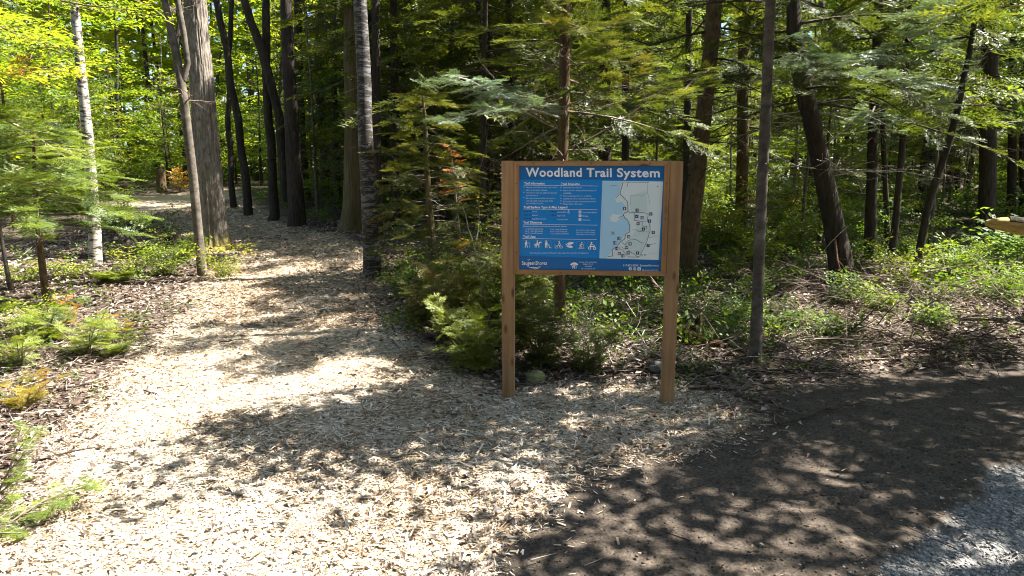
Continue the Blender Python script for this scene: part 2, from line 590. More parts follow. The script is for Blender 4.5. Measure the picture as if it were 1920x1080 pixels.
def flakes(P, lmin, lmax, aspect, tilt, lift, growth=0.0, jag=True, seed=1):
    """thin flat chips as quads"""
    r = np.random.default_rng(seed); n = len(P)
    L = np.exp(r.uniform(np.log(lmin), np.log(lmax), n)) * (1 + growth * np.clip(P[:, 1] - 4, 0, 30))
    Wd = L * r.uniform(aspect[0], aspect[1], n)
    a = r.uniform(0, 2 * np.pi, n)
    t = r.normal(0, tilt, n); rl = r.normal(0, tilt * 1.6, n)
    ux = np.stack([np.cos(a) * np.cos(t), np.sin(a) * np.cos(t), np.sin(t)], 1)
    vx = np.stack([-np.sin(a) * np.cos(rl), np.cos(a) * np.cos(rl), np.sin(rl)], 1)
    c = np.stack([P[:, 0], P[:, 1], gzd(P[:, 0], P[:, 1]) + r.uniform(.002, lift, n) + np.abs(np.sin(t)) * L * .4], 1)
    k = r.uniform(.45, 1, (n, 4)) if jag else np.ones((n, 4))
    q = np.stack([c - ux * (L / 2)[:, None] - vx * (Wd / 2 * k[:, 0])[:, None], c + ux * (L / 2)[:, None] - vx * (Wd / 2 * k[:, 1])[:, None],
                  c + ux * (L / 2)[:, None] + vx * (Wd / 2 * k[:, 2])[:, None], c - ux * (L / 2)[:, None] + vx * (Wd / 2 * k[:, 3])[:, None]], 1)
    q[:, 1:3, 2] += (r.uniform(-.1, .16, n) * L)[:, None] * .3
    return q


def chip_mat(name, stops, rough=.85):
    n = NT(name)
    c = n.ramp(n.attr('rnd'), stops)
    f = n.noise(n.obj((90, 90, 90)), 1.0, 2, .6)
    c = n.mix(n.ramp(f, [(.4, 0), (.7, .3)]), c, (.12, .08, .05))
    return n.pbr(c, rough, None, .2)


M['chips'] = chip_mat('woodchip_flakes', [(0, (.1, .055, .03)), (.14, (.26, .17, .09)), (.4, (.45, .36, .25)), (.75, (.63, .55, .43)), (1, (.78, .72, .61))])
M['litter'] = chip_mat('dead_leaf_litter', [(0, (.045, .03, .02)), (.35, (.14, .1, .075)), (.7, (.27, .21, .175)), (.93, (.48, .41, .37)), (1, (.42, .2, .07))])

isM = lambda x, y: zones(x, y)[0]


def fuzzyM(x, y):
    return zones(x + R.normal(0, .045, x.shape), y + R.normal(0, .045, x.shape))[0]


P = scatter_pts(165000, -4.6, 1.8, 2.15, 9.5, fuzzyM)
P2 = scatter_pts(36000, -9, 0, 7.0, 24, fuzzyM)
worn = lambda P_: (fbm(P_[:, 0] * 1.6, P_[:, 1] * 1.6, 0, 91, 3) - .5) * .75 + (fbm(P_[:, 0] * 6, P_[:, 1] * 6, 0, 95, 2) - .5) * .35
q = flakes(P, .006, .04, (.14, .45), .2, .012, 0.0, seed=2)
b = MB(); b.quads_soup(q, np.clip(R.beta(1.3, 1.2, len(q)) + worn(P), 0, 1))
Pl = P[R.permutation(len(P))[:9000]]
q = flakes(Pl, .04, .11, (.05, .14), .16, .02, 0.0, seed=12); b.quads_soup(q, np.clip(R.beta(1.2, 1.5, len(q)) + worn(Pl) * .5, 0, 1))
q2 = flakes(P2, .022, .06, (.2, .45), .2, .02, .03, seed=3)
b.quads_soup(q2, np.clip(R.beta(1.3, 1.9, len(q2)) - .12 + worn(P2) * .7, 0, 1))
Ps = scatter_pts(260, .2, 2.6, 2.3, 5.2, lambda x, y: zones(x, y)[1] & (R.uniform(0, 1, x.shape) < np.exp(-polydist(x, y, MULCH) / .09)))
q3 = flakes(Ps, .014, .05, (.15, .4), .15, .008, 0, seed=4)
b.quads_soup(q3, R.beta(2, 2, len(q3)))
tag(b.build('loose_woodchips', M['chips']), 'pale loose woodchips covering the trail surface', None, None, 'stuff')


# dead leaves on the forest floor: folded, two quads each
def leaves_flat(P, lmin, lmax, seed, growth=.05):
    r = np.random.default_rng(seed); n = len(P)
    L = r.uniform(lmin, lmax, n) * (1 + growth * np.clip(P[:, 1] - 5, 0, 30)); Wd = L * r.uniform(.3, .75, n)
    a = r.uniform(0, 6.28, n); t = r.normal(0, .3, n)
    ux = np.stack([np.cos(a) * np.cos(t), np.sin(a) * np.cos(t), np.sin(t)], 1)
    vx = np.stack([-np.sin(a), np.cos(a), r.normal(0, .3, n)], 1)
    c = np.stack([P[:, 0], P[:, 1], gzd(P[:, 0], P[:, 1]) + r.uniform(.004, .03, n) + np.abs(np.sin(t)) * L * .3], 1)
    up = np.array([0, 0, 1.0]) * (r.uniform(.02, .3, n) * L)[:, None]
    A = c - ux * (L / 2)[:, None]; B = c + ux * (L / 2)[:, None]
    S1 = c + vx * (Wd / 2)[:, None] + up; S2 = c - vx * (Wd / 2)[:, None] + up
    return np.concatenate([np.stack([A, S2, B], 1), np.stack([A, B, S1], 1)])


def floorfn(x, y):
    m, d, g = zones(x + R.normal(0, .12, x.shape), y + R.normal(0, .12, x.shape))
    return ~(m | d | g)


b = MB()
P = scatter_pts(42000, -9, 10, 3.0, 16, floorfn)
t3 = leaves_flat(P, .025, .075, 5); rr = R.beta(2, 1.8, len(P)); b.tris_soup(t3, np.concatenate([rr, rr]))
P = scatter_pts(3500, -4, 2, 2.3, 9, lambda x, y: zones(x, y)[0] & (R.uniform(0, 1, x.shape) < .15 + .85 * np.exp(-polydist(x, y, MULCH) / .25)))
t3 = leaves_flat(P, .02, .05, 6); rr = R.beta(1.5, 1.5, len(P)); b.tris_soup(t3, np.concatenate([rr, rr]))
P = scatter_pts(450, .5, 5, 2.3, 6, lambda x, y: zones(x, y)[1])
t3 = leaves_flat(P, .012, .035, 8); rr = R.beta(1.5, 3, len(P)); b.tris_soup(t3, np.concatenate([rr, rr]))
tag(b.build('leaf_litter', M['litter']), 'dry brown and pinkish dead leaves lying under the trees', None, None, 'stuff')

# small twigs everywhere
b = MB()
P = scatter_pts(9000, -8, 9, 2.6, 14, lambda x, y: floorfn(x, y) | (R.uniform(0, 1, x.shape) < .015))
a = R.uniform(0, 6.28, len(P)); L = R.uniform(.04, .32, len(P))
dx, dy = np.cos(a) * L, np.sin(a) * L
A = np.stack([P[:, 0], P[:, 1], gzd(P[:, 0], P[:, 1]) + R.uniform(.006, .035, len(P))], 1)
B = np.stack([P[:, 0] + dx, P[:, 1] + dy, gzd(P[:, 0] + dx, P[:, 1] + dy) + R.uniform(.006, .07, len(P))], 1)
b.sticks(A, B, .0035, .0018, rnd=R.uniform(0, 1, len(P)))
M['twiglet'] = chip_mat('twiglets', [(0, (.05, .035, .025)), (.5, (.16, .12, .09)), (1, (.42, .36, .3))])
tag(b.build('fallen_twigs', M['twiglet']), 'small dry twigs strewn over the forest floor', None, None, 'stuff')

# gravel and soil crumbs: deformed icosahedra
ph = (1 + 5 ** .5) / 2
ICO = np.array([(-1, ph, 0), (1, ph, 0), (-1, -ph, 0), (1, -ph, 0), (0, -1, ph), (0, 1, ph), (0, -1, -ph), (0, 1, -ph), (ph, 0, -1), (ph, 0, 1), (-ph, 0, -1), (-ph, 0, 1)]) / 1.902
ICF = np.array([(0, 11, 5), (0, 5, 1), (0, 1, 7), (0, 7, 10), (0, 10, 11), (1, 5, 9), (5, 11, 4), (11, 10, 2), (10, 7, 6), (7, 1, 8), (3, 9, 4), (3, 4, 2), (3, 2, 6), (3, 6, 8), (3, 8, 9), (4, 9, 5), (2, 4, 11), (6, 2, 10), (8, 6, 7), (9, 8, 1)])


def stones(P, s0, s1, flat, sink, seed):
    r = np.random.default_rng(seed); n = len(P)
    s = np.exp(r.uniform(np.log(s0), np.log(s1), n))
    k = r.uniform(.65, 1.3, (n, 12)); st = np.stack([r.uniform(.7, 1.3, n), r.uniform(.7, 1.2, n), r.uniform(flat * .7, flat * 1.3, n)], 1)
    V = ICO[None] * k[..., None] * (st * s[:, None])[:, None, :]
    a = r.uniform(0, 6.28, n); ca, sa = np.cos(a)[:, None], np.sin(a)[:, None]
    V = np.stack([V[..., 0] * ca - V[..., 1] * sa, V[..., 0] * sa + V[..., 1] * ca, V[..., 2]], -1)
    V += np.stack([P[:, 0], P[:, 1], gzd(P[:, 0], P[:, 1]) + s * sink], 1)[:, None, :]
    Fz = (ICF[None] + np.arange(n)[:, None, None] * 12).reshape(-1, 3)
    return V.reshape(-1, 3), Fz


M['gravelstone'] = chip_mat('gravel_stone', [(0, (.12, .115, .11)), (.5, (.28, .27, .25)), (1, (.5, .48, .45))])
M['crumb'] = chip_mat('soil_crumb', [(0, (.02, .016, .013)), (.6, (.055, .043, .034)), (1, (.13, .105, .08))])
P = scatter_pts(10000, 1.2, 4.2, 2.1, 4.2, lambda x, y: zones(x, y)[2] | (zones(x, y)[1] & (R.uniform(0, 1, x.shape) < .6 * np.exp(-polydist(x, y, GRAVEL) / .05))))
V, Fz = stones(P, .0035, .0105, .6, .2, 31)
b = MB(); b.mesh(V, Fz, np.repeat(R.uniform(0, 1, len(P)), 20))
tag(b.build('gravel', M['gravelstone']), 'loose grey crushed stones on the road edge', None, None, 'stuff')
P = scatter_pts(5500, 0, 6, 2.2, 6.2, lambda x, y: zones(x, y)[1])
V, Fz = stones(P, .002, .0062, .6, .2, 32)
b = MB(); b.mesh(V, Fz, np.repeat(R.uniform(0, 1, len(P)) ** 1.5, 20))
P = scatter_pts(350, 0, 6, 2.2, 6.2, lambda x, y: zones(x, y)[1] & (fbm(x * 2, y * 2, 0, 61) > .5))
V, Fz = stones(P, .005, .014, .45, .1, 33)
b.mesh(V, Fz, np.repeat(R.uniform(.2, .8, len(P)), 20))
tag(b.build('soil_crumbs', M['crumb']), 'small clods of dark earth on the bare verge', None, None, 'stuff')
# ---------------------------------------------------------------- trail sign
pl0, pr0 = G(955, 748), G(1248, 758)
yaw = math.atan2(pr0[1] - pl0[1], pr0[0] - pl0[0])
s_org = np.array([(pl0[0] + pr0[0]) / 2, (pl0[1] + pr0[1]) / 2, min(pl0[2], pr0[2])])
ex = np.array([math.cos(yaw), math.sin(yaw), 0]); en = np.array([math.sin(yaw), -math.cos(yaw), 0])   # en looks at the viewer


def S(px, py, off=0.0):
    """photo pixel -> (x, z) on the sign's own plane"""
    d = ray(px, py); o = np.array([0, 0, CAM_H])
    t = ((s_org + en * off - o) @ en) / (d @ en)
    p = o + d * t - s_org
    return float(p @ ex), float(p[2])


def SC(cx, cy): return S(930 + cx / 4.5, 290 + cy / 4.5)


sign = empty('trail_sign', tuple(s_org), 'blue trail map board headed Woodland Trail System in a brown timber frame on two posts', 'sign', rz=yaw)


def prism(name, poly, y0, y1, mat, parent, bev=.003):
    """(x, z) outline pushed from y0 (front) to y1 (back)"""
    import bmesh
    bm = bmesh.new()
    f = [bm.verts.new((x, y0, z)) for x, z in poly]; k = [bm.verts.new((x, y1, z)) for x, z in poly]
    bm.faces.new(f); bm.faces.new(k[::-1])
    n = len(poly)
    for i in range(n): bm.faces.new((f[i], k[i], k[(i + 1) % n], f[(i + 1) % n]))
    bmesh.ops.recalc_face_normals(bm, faces=bm.faces)
    if bev: bmesh.ops.bevel(bm, geom=list(bm.edges), offset=bev, segments=2, profile=.6, affect='EDGES')
    me = bpy.data.meshes.new(name); bm.to_mesh(me); bm.free()
    me.materials.append(mat)
    return link(name, me, parent)


xl0 = S(944, 420)[0]; xl1 = S(964, 420)[0]
xr0 = S(1252, 420)[0]; xr1 = S(1272, 420)[0]
ztop = S(960, 302)[1]; zfb = SC(800, 1016)[1]
PW = .09
zgl = float(gz(pl0[0], pl0[1])) - s_org[2]; zgr = float(gz(pr0[0], pr0[1])) - s_org[2]
prism('post', [(xl1 - PW, zgl - .3), (xl1, zgl - .3), (xl1, ztop + .002), (xl1 - PW, ztop + .002)], -.012, .078, M['wood_z'], sign, .004)
prism('post', [(xr0, zgr - .3), (xr0 + PW, zgr - .3), (xr0 + PW, ztop - .004), (xr0, ztop - .004)], -.012, .078, M['wood_z'], sign, .004)
fx0, fx1, fz0, fz1, ft = xl1 + .0015, xr0 - .0015, zfb, ztop, .036
prism('top_rail', [(fx0, fz1), (fx0 + ft, fz1 - ft), (fx1 - ft, fz1 - ft), (fx1, fz1)], -.016, .03, M['wood_x'], sign)
prism('bottom_rail', [(fx0, fz0), (fx1, fz0), (fx1 - ft, fz0 + ft), (fx0 + ft, fz0 + ft)], -.016, .03, M['wood_x'], sign)
prism('stile', [(fx0, fz0), (fx0 + ft, fz0 + ft), (fx0 + ft, fz1 - ft), (fx0, fz1)], -.0175, .03, M['wood_z2'], sign)
prism('stile', [(fx1, fz0), (fx1, fz1), (fx1 - ft, fz1 - ft), (fx1 - ft, fz0 + ft)], -.0175, .03, M['wood_z2'], sign)
# screws along the frame
M['screw'] = plain('screw_head', (.05, .04, .035), .4, .5)
sb = MB(); sb.tube([(0, 0, 0), (0, -.002, 0)], .0045, 10)
screw_me = sb.data('screw', M['screw'])
for k in range(5):
    u = (k + .5) / 5
    for xx, zz, yy in ((fx0 + ft + u * (fx1 - fx0 - 2 * ft), fz1 - ft / 2, -.0155), (fx0 + ft + u * (fx1 - fx0 - 2 * ft), fz0 + ft / 2, -.0155)):
        link('screw', screw_me, sign, (xx, yy, zz))
for k in range(3):
    for xx in (fx0 + ft / 2, fx1 - ft / 2):
        link('screw', screw_me, sign, (xx, -.017, fz0 + ft + (k + .5) / 3 * (fz1 - fz0 - 2 * ft)))


def printed(name, c, rough=.45):
    n = NT(name)
    f = n.noise(n.obj((7, 7, 7)), 1.0, 5, .6)
    return n.pbr(n.mix(n.ramp(f, [(.35, 0), (.8, .12)]), c, tuple(a * .75 for a in c)), rough, None, .35)


BLUE = (.002, .24, .68)
M['p_blue'] = printed('print_blue', BLUE)
M['p_band'] = printed('print_deep_blue', (.006, .14, .42))
M['p_white'] = printed('print_white', (.88, .9, .92))
M['p_pale'] = printed('print_pale_text', (.6, .76, .9))
M['p_land'] = printed('print_map_land', (.74, .84, .86))
M['p_land2'] = printed('print_map_green', (.62, .77, .76))
M['p_water'] = printed('print_map_water', (.42, .7, .92))
M['p_route'] = printed('print_map_route', (.09, .12, .2))
M['p_thin'] = printed('print_map_minor', (.35, .42, .46))
M['p_navy'] = printed('print_navy', (.015, .035, .16))
M['p_frame'] = printed('print_icon_frame', (.1, .38, .6))

panel = prism('sign_panel', [(fx0 + ft - .004, fz0 + ft - .004), (fx1 - ft + .004, fz0 + ft - .004), (fx1 - ft + .004, fz1 - ft + .004), (fx0 + ft - .004, fz1 - ft + .004)], .0, .012, M['p_blue'], sign, 0)
FRONT = 0.0


class Print:
    """flat print collected in crop pixels, linked as one sub-part of the panel"""
    def __init__(s): s.v, s.f = [], []

    def poly(s, pts, raw=False):
        k = len(s.v); s.v += [p if raw else SC(*p) for p in pts]
        s.f.append(tuple(range(k, k + len(pts))))

    def rect(s, x0, y0, x1, y1): s.poly([(x0, y1), (x1, y1), (x1, y0), (x0, y0)])

    def disc(s, x, y, rx, ry=None, n=14, rot=0):
        ry = ry or rx
        P_ = []
        for i in range(n):
            a = -2 * math.pi * i / n; u, v = rx * math.cos(a), ry * math.sin(a)
            P_.append((x + u * math.cos(rot) - v * math.sin(rot), y + u * math.sin(rot) + v * math.cos(rot)))
        s.poly(P_)

    def ring(s, x, y, r, w, n=16):
        for i in range(n):
            a, b_ = 2 * math.pi * i / n, 2 * math.pi * (i + 1) / n
            s.poly([(x + (r - w) * math.cos(a), y + (r - w) * math.sin(a)), (x + r * math.cos(a), y + r * math.sin(a)),
                    (x + r * math.cos(b_), y + r * math.sin(b_)), (x + (r - w) * math.cos(b_), y + (r - w) * math.sin(b_))][::-1])

    def line(s, pts, w):
        for (x0, y0), (x1, y1) in zip(pts[:-1], pts[1:]):
            d = math.hypot(x1 - x0, y1 - y0) + 1e-9; nx, ny = -(y1 - y0) / d * w / 2, (x1 - x0) / d * w / 2
            ex_, ey_ = (x1 - x0) / d * w * .25, (y1 - y0) / d * w * .25
            s.poly([(x0 - ex_ + nx, y0 - ey_ + ny), (x1 + ex_ + nx, y1 + ey_ + ny), (x1 + ex_ - nx, y1 + ey_ - ny), (x0 - ex_ - nx, y0 - ey_ - ny)])

    def build(s, name, mat, layer, label=None):
        me = bpy.data.meshes.new(name)
        y = FRONT - .0008 * layer
        me.from_pydata([(x, y, z) for x, z in s.v], [], s.f); me.update()
        me.materials.append(mat)
        o = link(name, me, panel)
        if label: o['label'] = label
        if not name.startswith(('title', 'map_marker', 'use_icon')): o['kind'] = 'stuff'
        return o


def text_verts(txt, bold=0.0, spacing=1.0):
    cu = bpy.data.curves.new('lettering', 'FONT'); cu.body = txt; cu.size = 1; cu.offset = bold; cu.space_character = spacing
    cu.resolution_u = 3
    ob = bpy.data.objects.new('lettering', cu); COL.objects.link(ob)
    dg = bpy.context.evaluated_depsgraph_get()
    me = bpy.data.meshes.new_from_object(ob.evaluated_get(dg))
    v = [tuple(x.co[:2]) for x in me.vertices]; f = [tuple(p.vertices) for p in me.polygons]
    bpy.data.objects.remove(ob); bpy.data.curves.remove(cu); bpy.data.meshes.remove(me)
    return v, f


CAPH = max(q[1] for q in text_verts('H')[0])


class Letters(Print):
    def add(s, txt, x0, x1, ybase, cap, bold=0.0, spacing=1.0, skew=0.0):
        """text from x0 to x1 (crop px) on baseline ybase, capital height cap"""
        v, f = text_verts(txt, bold, spacing)
        if not v: return
        xa = min(p[0] for p in v); xb = max(p[0] for p in v)
        k = len(s.v)
        for (x, y) in v:
            u = (x - xa) / (xb - xa)
            s.v.append(SC(x0 + u * (x1 - x0), ybase + skew * u - y / CAPH * cap))
        s.f += [tuple(i + k for i in q) for q in f]


p = Print(); p.rect(190, 92, 1432, 210); p.build('header_band', M['p_band'], 1)
p = Print(); p.poly([(187, 985), (1392, 1012), (1396, 893), (188, 852)]); p.build('footer_band', M['p_band'], 1)
for w_, x0, x1, yb in (('Woodland', 250, 724, 183), ('Trail', 764, 976, 185), ('System', 1020, 1382, 187)):
    t = Letters(); t.add(w_, x0, x1, yb, 71, .026, 1.08, 2); t.build('title_word', M['p_white'], 2)
# headings
t = Letters()
for s_, x0, x1, yb, cp in (('Trail Information', 238, 412, 251, 17), ('Trail Etiquette', 548, 706, 255, 17), ('Trail Surface Type & Map Legend', 232, 602, 452, 18),
                           ('Trail Distances', 230, 390, 580, 18), ('Trail Uses', 228, 334, 700, 18)):
    t.add(s_, x0, x1, yb, cp, .03)
t.build('heading_lettering', M['p_white'], 2)
p = Print()
for x0, y0, x1, y1 in ((236, 257, 864, 264), (230, 458, 856, 464), (228, 586, 854, 594), (222, 706, 852, 716)):
    p.poly([(x0, y0 + 2), (x1, y1 + 2), (x1, y1 - 1), (x0, y0 - 1)])
p.build('divider_line', M['p_white'], 2)
# body text: too small in the photograph to read letter by letter
t = Letters()
body = [('Plan your route before you leave - take a map or', 256, 518, 277), ('photo of this sign for reference.', 256, 436, 300),
        ('The trails are multi-use - please be courteous', 256, 514, 323), ('and be aware.', 256, 356, 345), ('Be aware of uneven trails, tree roots or', 256, 502, 368),
        ('wet and muddy sections, steep banks,', 256, 482, 391), ('and wildlife on trails.', 256, 402, 413),
        ('Use trails at your own risk.', 566, 726, 279), ('Stay on the trail - respect private property and', 566, 846, 303), ('wildlife.', 566, 638, 326),
        ('Take your garbage with you - no littering.', 566, 806, 349), ('Cyclists and horse riders yield to walkers.', 566, 842, 373),
        ('Pick up after your pets and keep them on a leash.', 566, 844, 396), ('Please hike with care.', 566, 732, 417),
        ('Gravel', 306, 346, 481), ('Natural', 306, 352, 512), ('Paved Road Connection', 306, 424, 543), ('Accessible', 518, 592, 485), ('Single Track', 518, 586, 516),
        ('Snowmobile', 518, 608, 548), ('Trail Number Markers', 734, 854, 489), ('Parking', 730, 778, 519), ('Washrooms', 730, 796, 552),
        ('Distance between trail markers is shown below:', 230, 598, 606),
        ('1 to 2: 0.8 km (10 minutes)', 244, 398, 628), ('2 to 3: 1.6 km (20 minutes)', 244, 396, 646), ('3 to 7: 1.6 km (20 minutes)', 244, 392, 664),
        ('7 to 9: 1.4 km (20 minutes)', 458, 602, 632), ('9 to 11: 1.2 km (15 minutes)', 458, 600, 650), ('11 to 12: 2.2 km (30 minutes)', 458, 612, 668),
        ('12 to 14: 1.3 km (15 minutes)', 678, 836, 638), ('14 to 16: 1.1 km (15 minutes)', 678, 836, 656), ('16 to 18: 0.6 km (10 minutes)', 678, 838, 674),
        ('Trail etiquette questions? Please be safe, please be respectful of neighbours.', 286, 782, 830),
        ('In case of an emergency', 704, 850, 907), ('DIAL 9-1-1', 738, 816, 925), ('Woodland', 750, 808, 943), ('33 Concession 10', 720, 834, 963), ('Saugeen Shores', 726, 828, 981),
        ('@saugeenshores', 1232, 1366, 974)]
for s_, x0, x1, yb in body: t.add(s_, x0, x1, yb + 4, 11, .012)
for x, y in ((236, 272), (236, 318), (236, 364), (548, 275), (548, 300), (548, 345), (548, 368), (548, 390), (548, 412)): t.disc(x, y, 4)
t.add('519-832-2008 | SaugeenShores.ca', 1072, 1372, 942, 16, .02)
t.build('body_lettering', M['p_pale'], 2)
p = Print()
for y in (477, 508, 538):
    for k in range(5): p.rect(236 + k * 14, y - 5, 243 + k * 14, y + 5)
for y in (480, 511):
    for k in range(4): p.rect(462 + k * 12, y - 5, 468 + k * 12, y + 5)
p.build('legend_line_samples', M['p_navy'], 2)
p = Print(); p.rect(697, 472, 720, 496); p.disc(709, 515, 13); p.rect(697, 536, 720, 559); p.ring(613, 486, 9, 3); p.disc(610, 472, 4)
p.build('legend_symbols', M['p_white'], 2)
p = Print(); p.disc(709, 484, 5); p.rect(706, 508, 712, 522); p.rect(707, 538, 710, 557); p.build('legend_symbol_marks', M['p_band'], 3)


# seven trail-use pictograms
def icon_frame(x0, y0, x1, y1):
    p_ = Print(); p_.line([(x0, y0), (x1, y0), (x1, y1), (x0, y1), (x0, y0)], 2); p_.build('icon_frame', M['p_frame'], 2)


def icon(draw, label):
    p_ = Print(); draw(p_); p_.build('use_icon', M['p_white'], 3, label)


for x0, x1, y0 in ((226, 292, 722), (314, 384, 724), (406, 468, 725), (494, 566, 727), (586, 658, 729), (680, 748, 732), (772, 848, 735)): icon_frame(x0, y0, x1, y0 + 64)


def d_hike(p_):
    p_.disc(256, 730, 7); p_.poly([(247, 762), (262, 762), (264, 740), (250, 738)]); p_.line([(262, 746), (280, 744)], 5)
    p_.line([(252, 760), (246, 782)], 6); p_.line([(259, 760), (268, 782)], 6); p_.line([(280, 738), (284, 782)], 2); p_.poly([(242, 756), (249, 757), (250, 740), (244, 740)])


def d_horse(p_):
    p_.disc(346, 757, 20, 9); p_.line([(362, 752), (372, 736), (382, 742)], 8); p_.line([(334, 762), (330, 782)], 5); p_.line([(342, 764), (342, 782)], 4)
    p_.line([(356, 764), (358, 782)], 5); p_.line([(362, 760), (366, 780)], 4); p_.line([(328, 756), (322, 770)], 3)
    p_.disc(349, 728, 6); p_.poly([(342, 752), (354, 752), (356, 735), (344, 735)])


def d_dog(p_):
    p_.disc(424, 730, 7); p_.poly([(414, 762), (434, 762), (436, 740), (414, 740)]); p_.line([(419, 760), (418, 784)], 7); p_.line([(429, 760), (430, 784)], 7)
    p_.line([(446, 764), (450, 782), (464, 786)], 6); p_.disc(447, 762, 5); p_.line([(434, 750), (446, 766)], 2)


def d_bike(p_):
    p_.ring(508, 778, 12, 3); p_.ring(550, 778, 12, 3); p_.disc(534, 735, 7); p_.line([(526, 762), (534, 744), (544, 756)], 6); p_.line([(526, 762), (538, 768), (532, 782)], 5)
    p_.line([(508, 778), (524, 764), (546, 764), (550, 778)], 3)


def d_shoe(p_):
    p_.disc(628, 748, 28, 11, rot=-.2); p_.disc(622, 775, 28, 10, rot=.18); p_.poly([(590, 764), (600, 760), (600, 752), (588, 753)])


def d_ski(p_):
    p_.disc(724, 744, 6); p_.line([(718, 752), (716, 766)], 8); p_.line([(716, 766), (706, 786)], 5); p_.line([(717, 766), (726, 786)], 5); p_.line([(718, 754), (734, 760)], 4)
    p_.line([(736, 750), (740, 786)], 2); p_.line([(696, 790), (744, 790)], 3); p_.line([(718, 754), (704, 766)], 4)


def d_atv(p_):
    p_.ring(790, 788, 13, 6); p_.ring(832, 790, 13, 6); p_.disc(806, 743, 7); p_.line([(802, 752), (798, 770)], 9); p_.line([(800, 754), (822, 762)], 5)
    p_.poly([(786, 778), (838, 780), (834, 764), (812, 770), (790, 768)])


for dr, lb in ((d_hike, 'hiker with a stick'), (d_horse, 'rider on a horse'), (d_dog, 'walker with a dog'), (d_bike, 'cyclist'), (d_shoe, 'pair of snowshoes'), (d_ski, 'cross-country skier'), (d_atv, 'rider on a quad')):
    icon(dr, lb + ' pictogram')

# town logo, phone, social marks
t = Letters(); t.add('SaugeenShores', 218, 430, 928, 30, .012); t.build('logo_lettering', M['p_white'], 2)
p = Print()
p.poly([(252, 936), (290, 950), (340, 950), (386, 938), (360, 948), (330, 957), (290, 956)][::-1])
p.poly([(282, 952), (320, 962), (350, 958), (382, 942), (356, 961), (330, 968)][::-1])
p.poly([(262, 884), (274, 888), (280, 884), (292, 880), (280, 890), (272, 892)][::-1])
p.build('logo_wave_and_gull', M['p_white'], 2)
p = Print()
arc = [(660 + 36 * math.cos(a), 938 + 30 * math.sin(a)) for a in np.linspace(math.pi * 1.08, math.pi * 1.92, 9)]
arc2 = [(660 + 20 * math.cos(a), 938 + 16 * math.sin(a)) for a in np.linspace(math.pi * 1.92, math.pi * 1.08, 9)]
p.poly(arc + arc2); p.rect(648, 925, 672, 936)
p.build('phone_handset', M['p_white'], 2)
t = Letters(); t.add('911', 641, 678, 960, 20, .04); t.build('emergency_number', M['p_white'], 2)
p = Print(); p.disc(1133, 963, 14); p.disc(1170, 964, 14)
p.poly([(1193, 977), (1221, 978), (1222, 951), (1194, 950)]); p.build('social_badges', M['p_white'], 2)
p = Print(); p.line([(1136, 973), (1136, 958), (1140, 955)], 4); p.line([(1130, 963), (1141, 963)], 3)
p.poly([(1161, 970), (1172, 971), (1180, 960), (1172, 957), (1168, 963), (1160, 958)]); p.ring(1208, 964, 7, 2.5); p.build('social_badge_marks', M['p_band'], 3)

# the map
mapp = Print(); mapp.poly([(872, 874), (1372, 888), (1410, 226), (898, 220)]); mapp.build('map_land', M['p_land'], 2)
p = Print()
p.poly([(874, 872), (930, 874), (985, 800), (1062, 722), (1092, 660), (1128, 636), (1125, 590), (1104, 545), (1074, 510), (1040, 545), (1010, 572), (965, 560), (962, 525), (985, 500),
        (1020, 505), (1066, 505), (1072, 480), (1095, 440), (1060, 395), (1020, 410), (1000, 372), (1040, 330), (1058, 226), (900, 222)])
p.build('map_water', M['p_water'], 3)
p = Print()
p.poly([(1110, 830), (1210, 850), (1290, 660), (1298, 590), (1180, 620), (1150, 700), (1090, 740)]); p.poly([(1140, 480), (1280, 480), (1270, 300), (1130, 350)])
p.build('map_green', M['p_land2'], 3)
p = Print()
p.line([(1072, 230), (1046, 330), (1086, 372), (1110, 400), (1114, 480), (1086, 490), (1074, 505), (1084, 530), (1110, 552), (1130, 600), (1128, 650), (1095, 670), (1084, 712), (1050, 735),
        (1020, 775), (980, 800), (984, 855), (945, 858)], 5)
p.line([(1114, 480), (1130, 492), (1160, 486), (1190, 488), (1230, 488), (1262, 492), (1284, 505), (1276, 560), (1298, 590), (1300, 640), (1270, 740), (1215, 850)], 4)
p.line([(1166, 492), (1166, 555), (1230, 562), (1264, 560)], 4); p.line([(1232, 562), (1232, 602), (1270, 604), (1270, 625)], 4)
p.line([(1074, 512), (1030, 534)], 4); p.line([(1116, 232), (1104, 272)], 4); p.line([(1040, 335), (1012, 370)], 3)
p.line([(1180, 632), (1200, 648), (1250, 650)], 3); p.line([(1060, 740), (1090, 760), (1120, 720), (1180, 716), (1240, 748)], 3.5)
p.line([(1046, 770), (1044, 800), (1070, 805), (1100, 850)], 3.5); p.line([(1100, 830), (1120, 810), (1150, 830), (1190, 858), (1215, 856)], 3.5); p.line([(1060, 780), (1095, 800)], 3.5)
p.line([(1110, 862), (1205, 864)], 4); p.line([(1300, 760), (1350, 748)], 3); p.line([(1070, 231), (1290, 234)], 3); p.line([(962, 259), (1018, 259)], 2.5)
p.line([(972, 648), (1000, 672)], 3); p.line([(1000, 648), (974, 674)], 3); p.line([(966, 660), (1004, 661)], 2.5); p.line([(986, 642), (986, 680)], 2.5); p.disc(1364, 268, 5)
p.line([(1226, 838), (1226, 856)], 3); p.line([(1238, 840), (1238, 856)], 3); p.ring(1258, 847, 9, 3)
p.build('map_routes', M['p_route'], 4)
p = Print()
p.line([(1136, 350), (1134, 430)], 2.5); p.line([(1136, 345), (1200, 340), (1240, 345), (1278, 318), (1280, 240)], 2.5); p.line([(1278, 318), (1300, 420)], 2.5)
p.line([(1150, 630), (1290, 650)], 2); p.line([(1290, 835), (1365, 838)], 2); p.line([(1285, 700), (1370, 690)], 2)
p.build('map_minor_lines', M['p_thin'], 4)
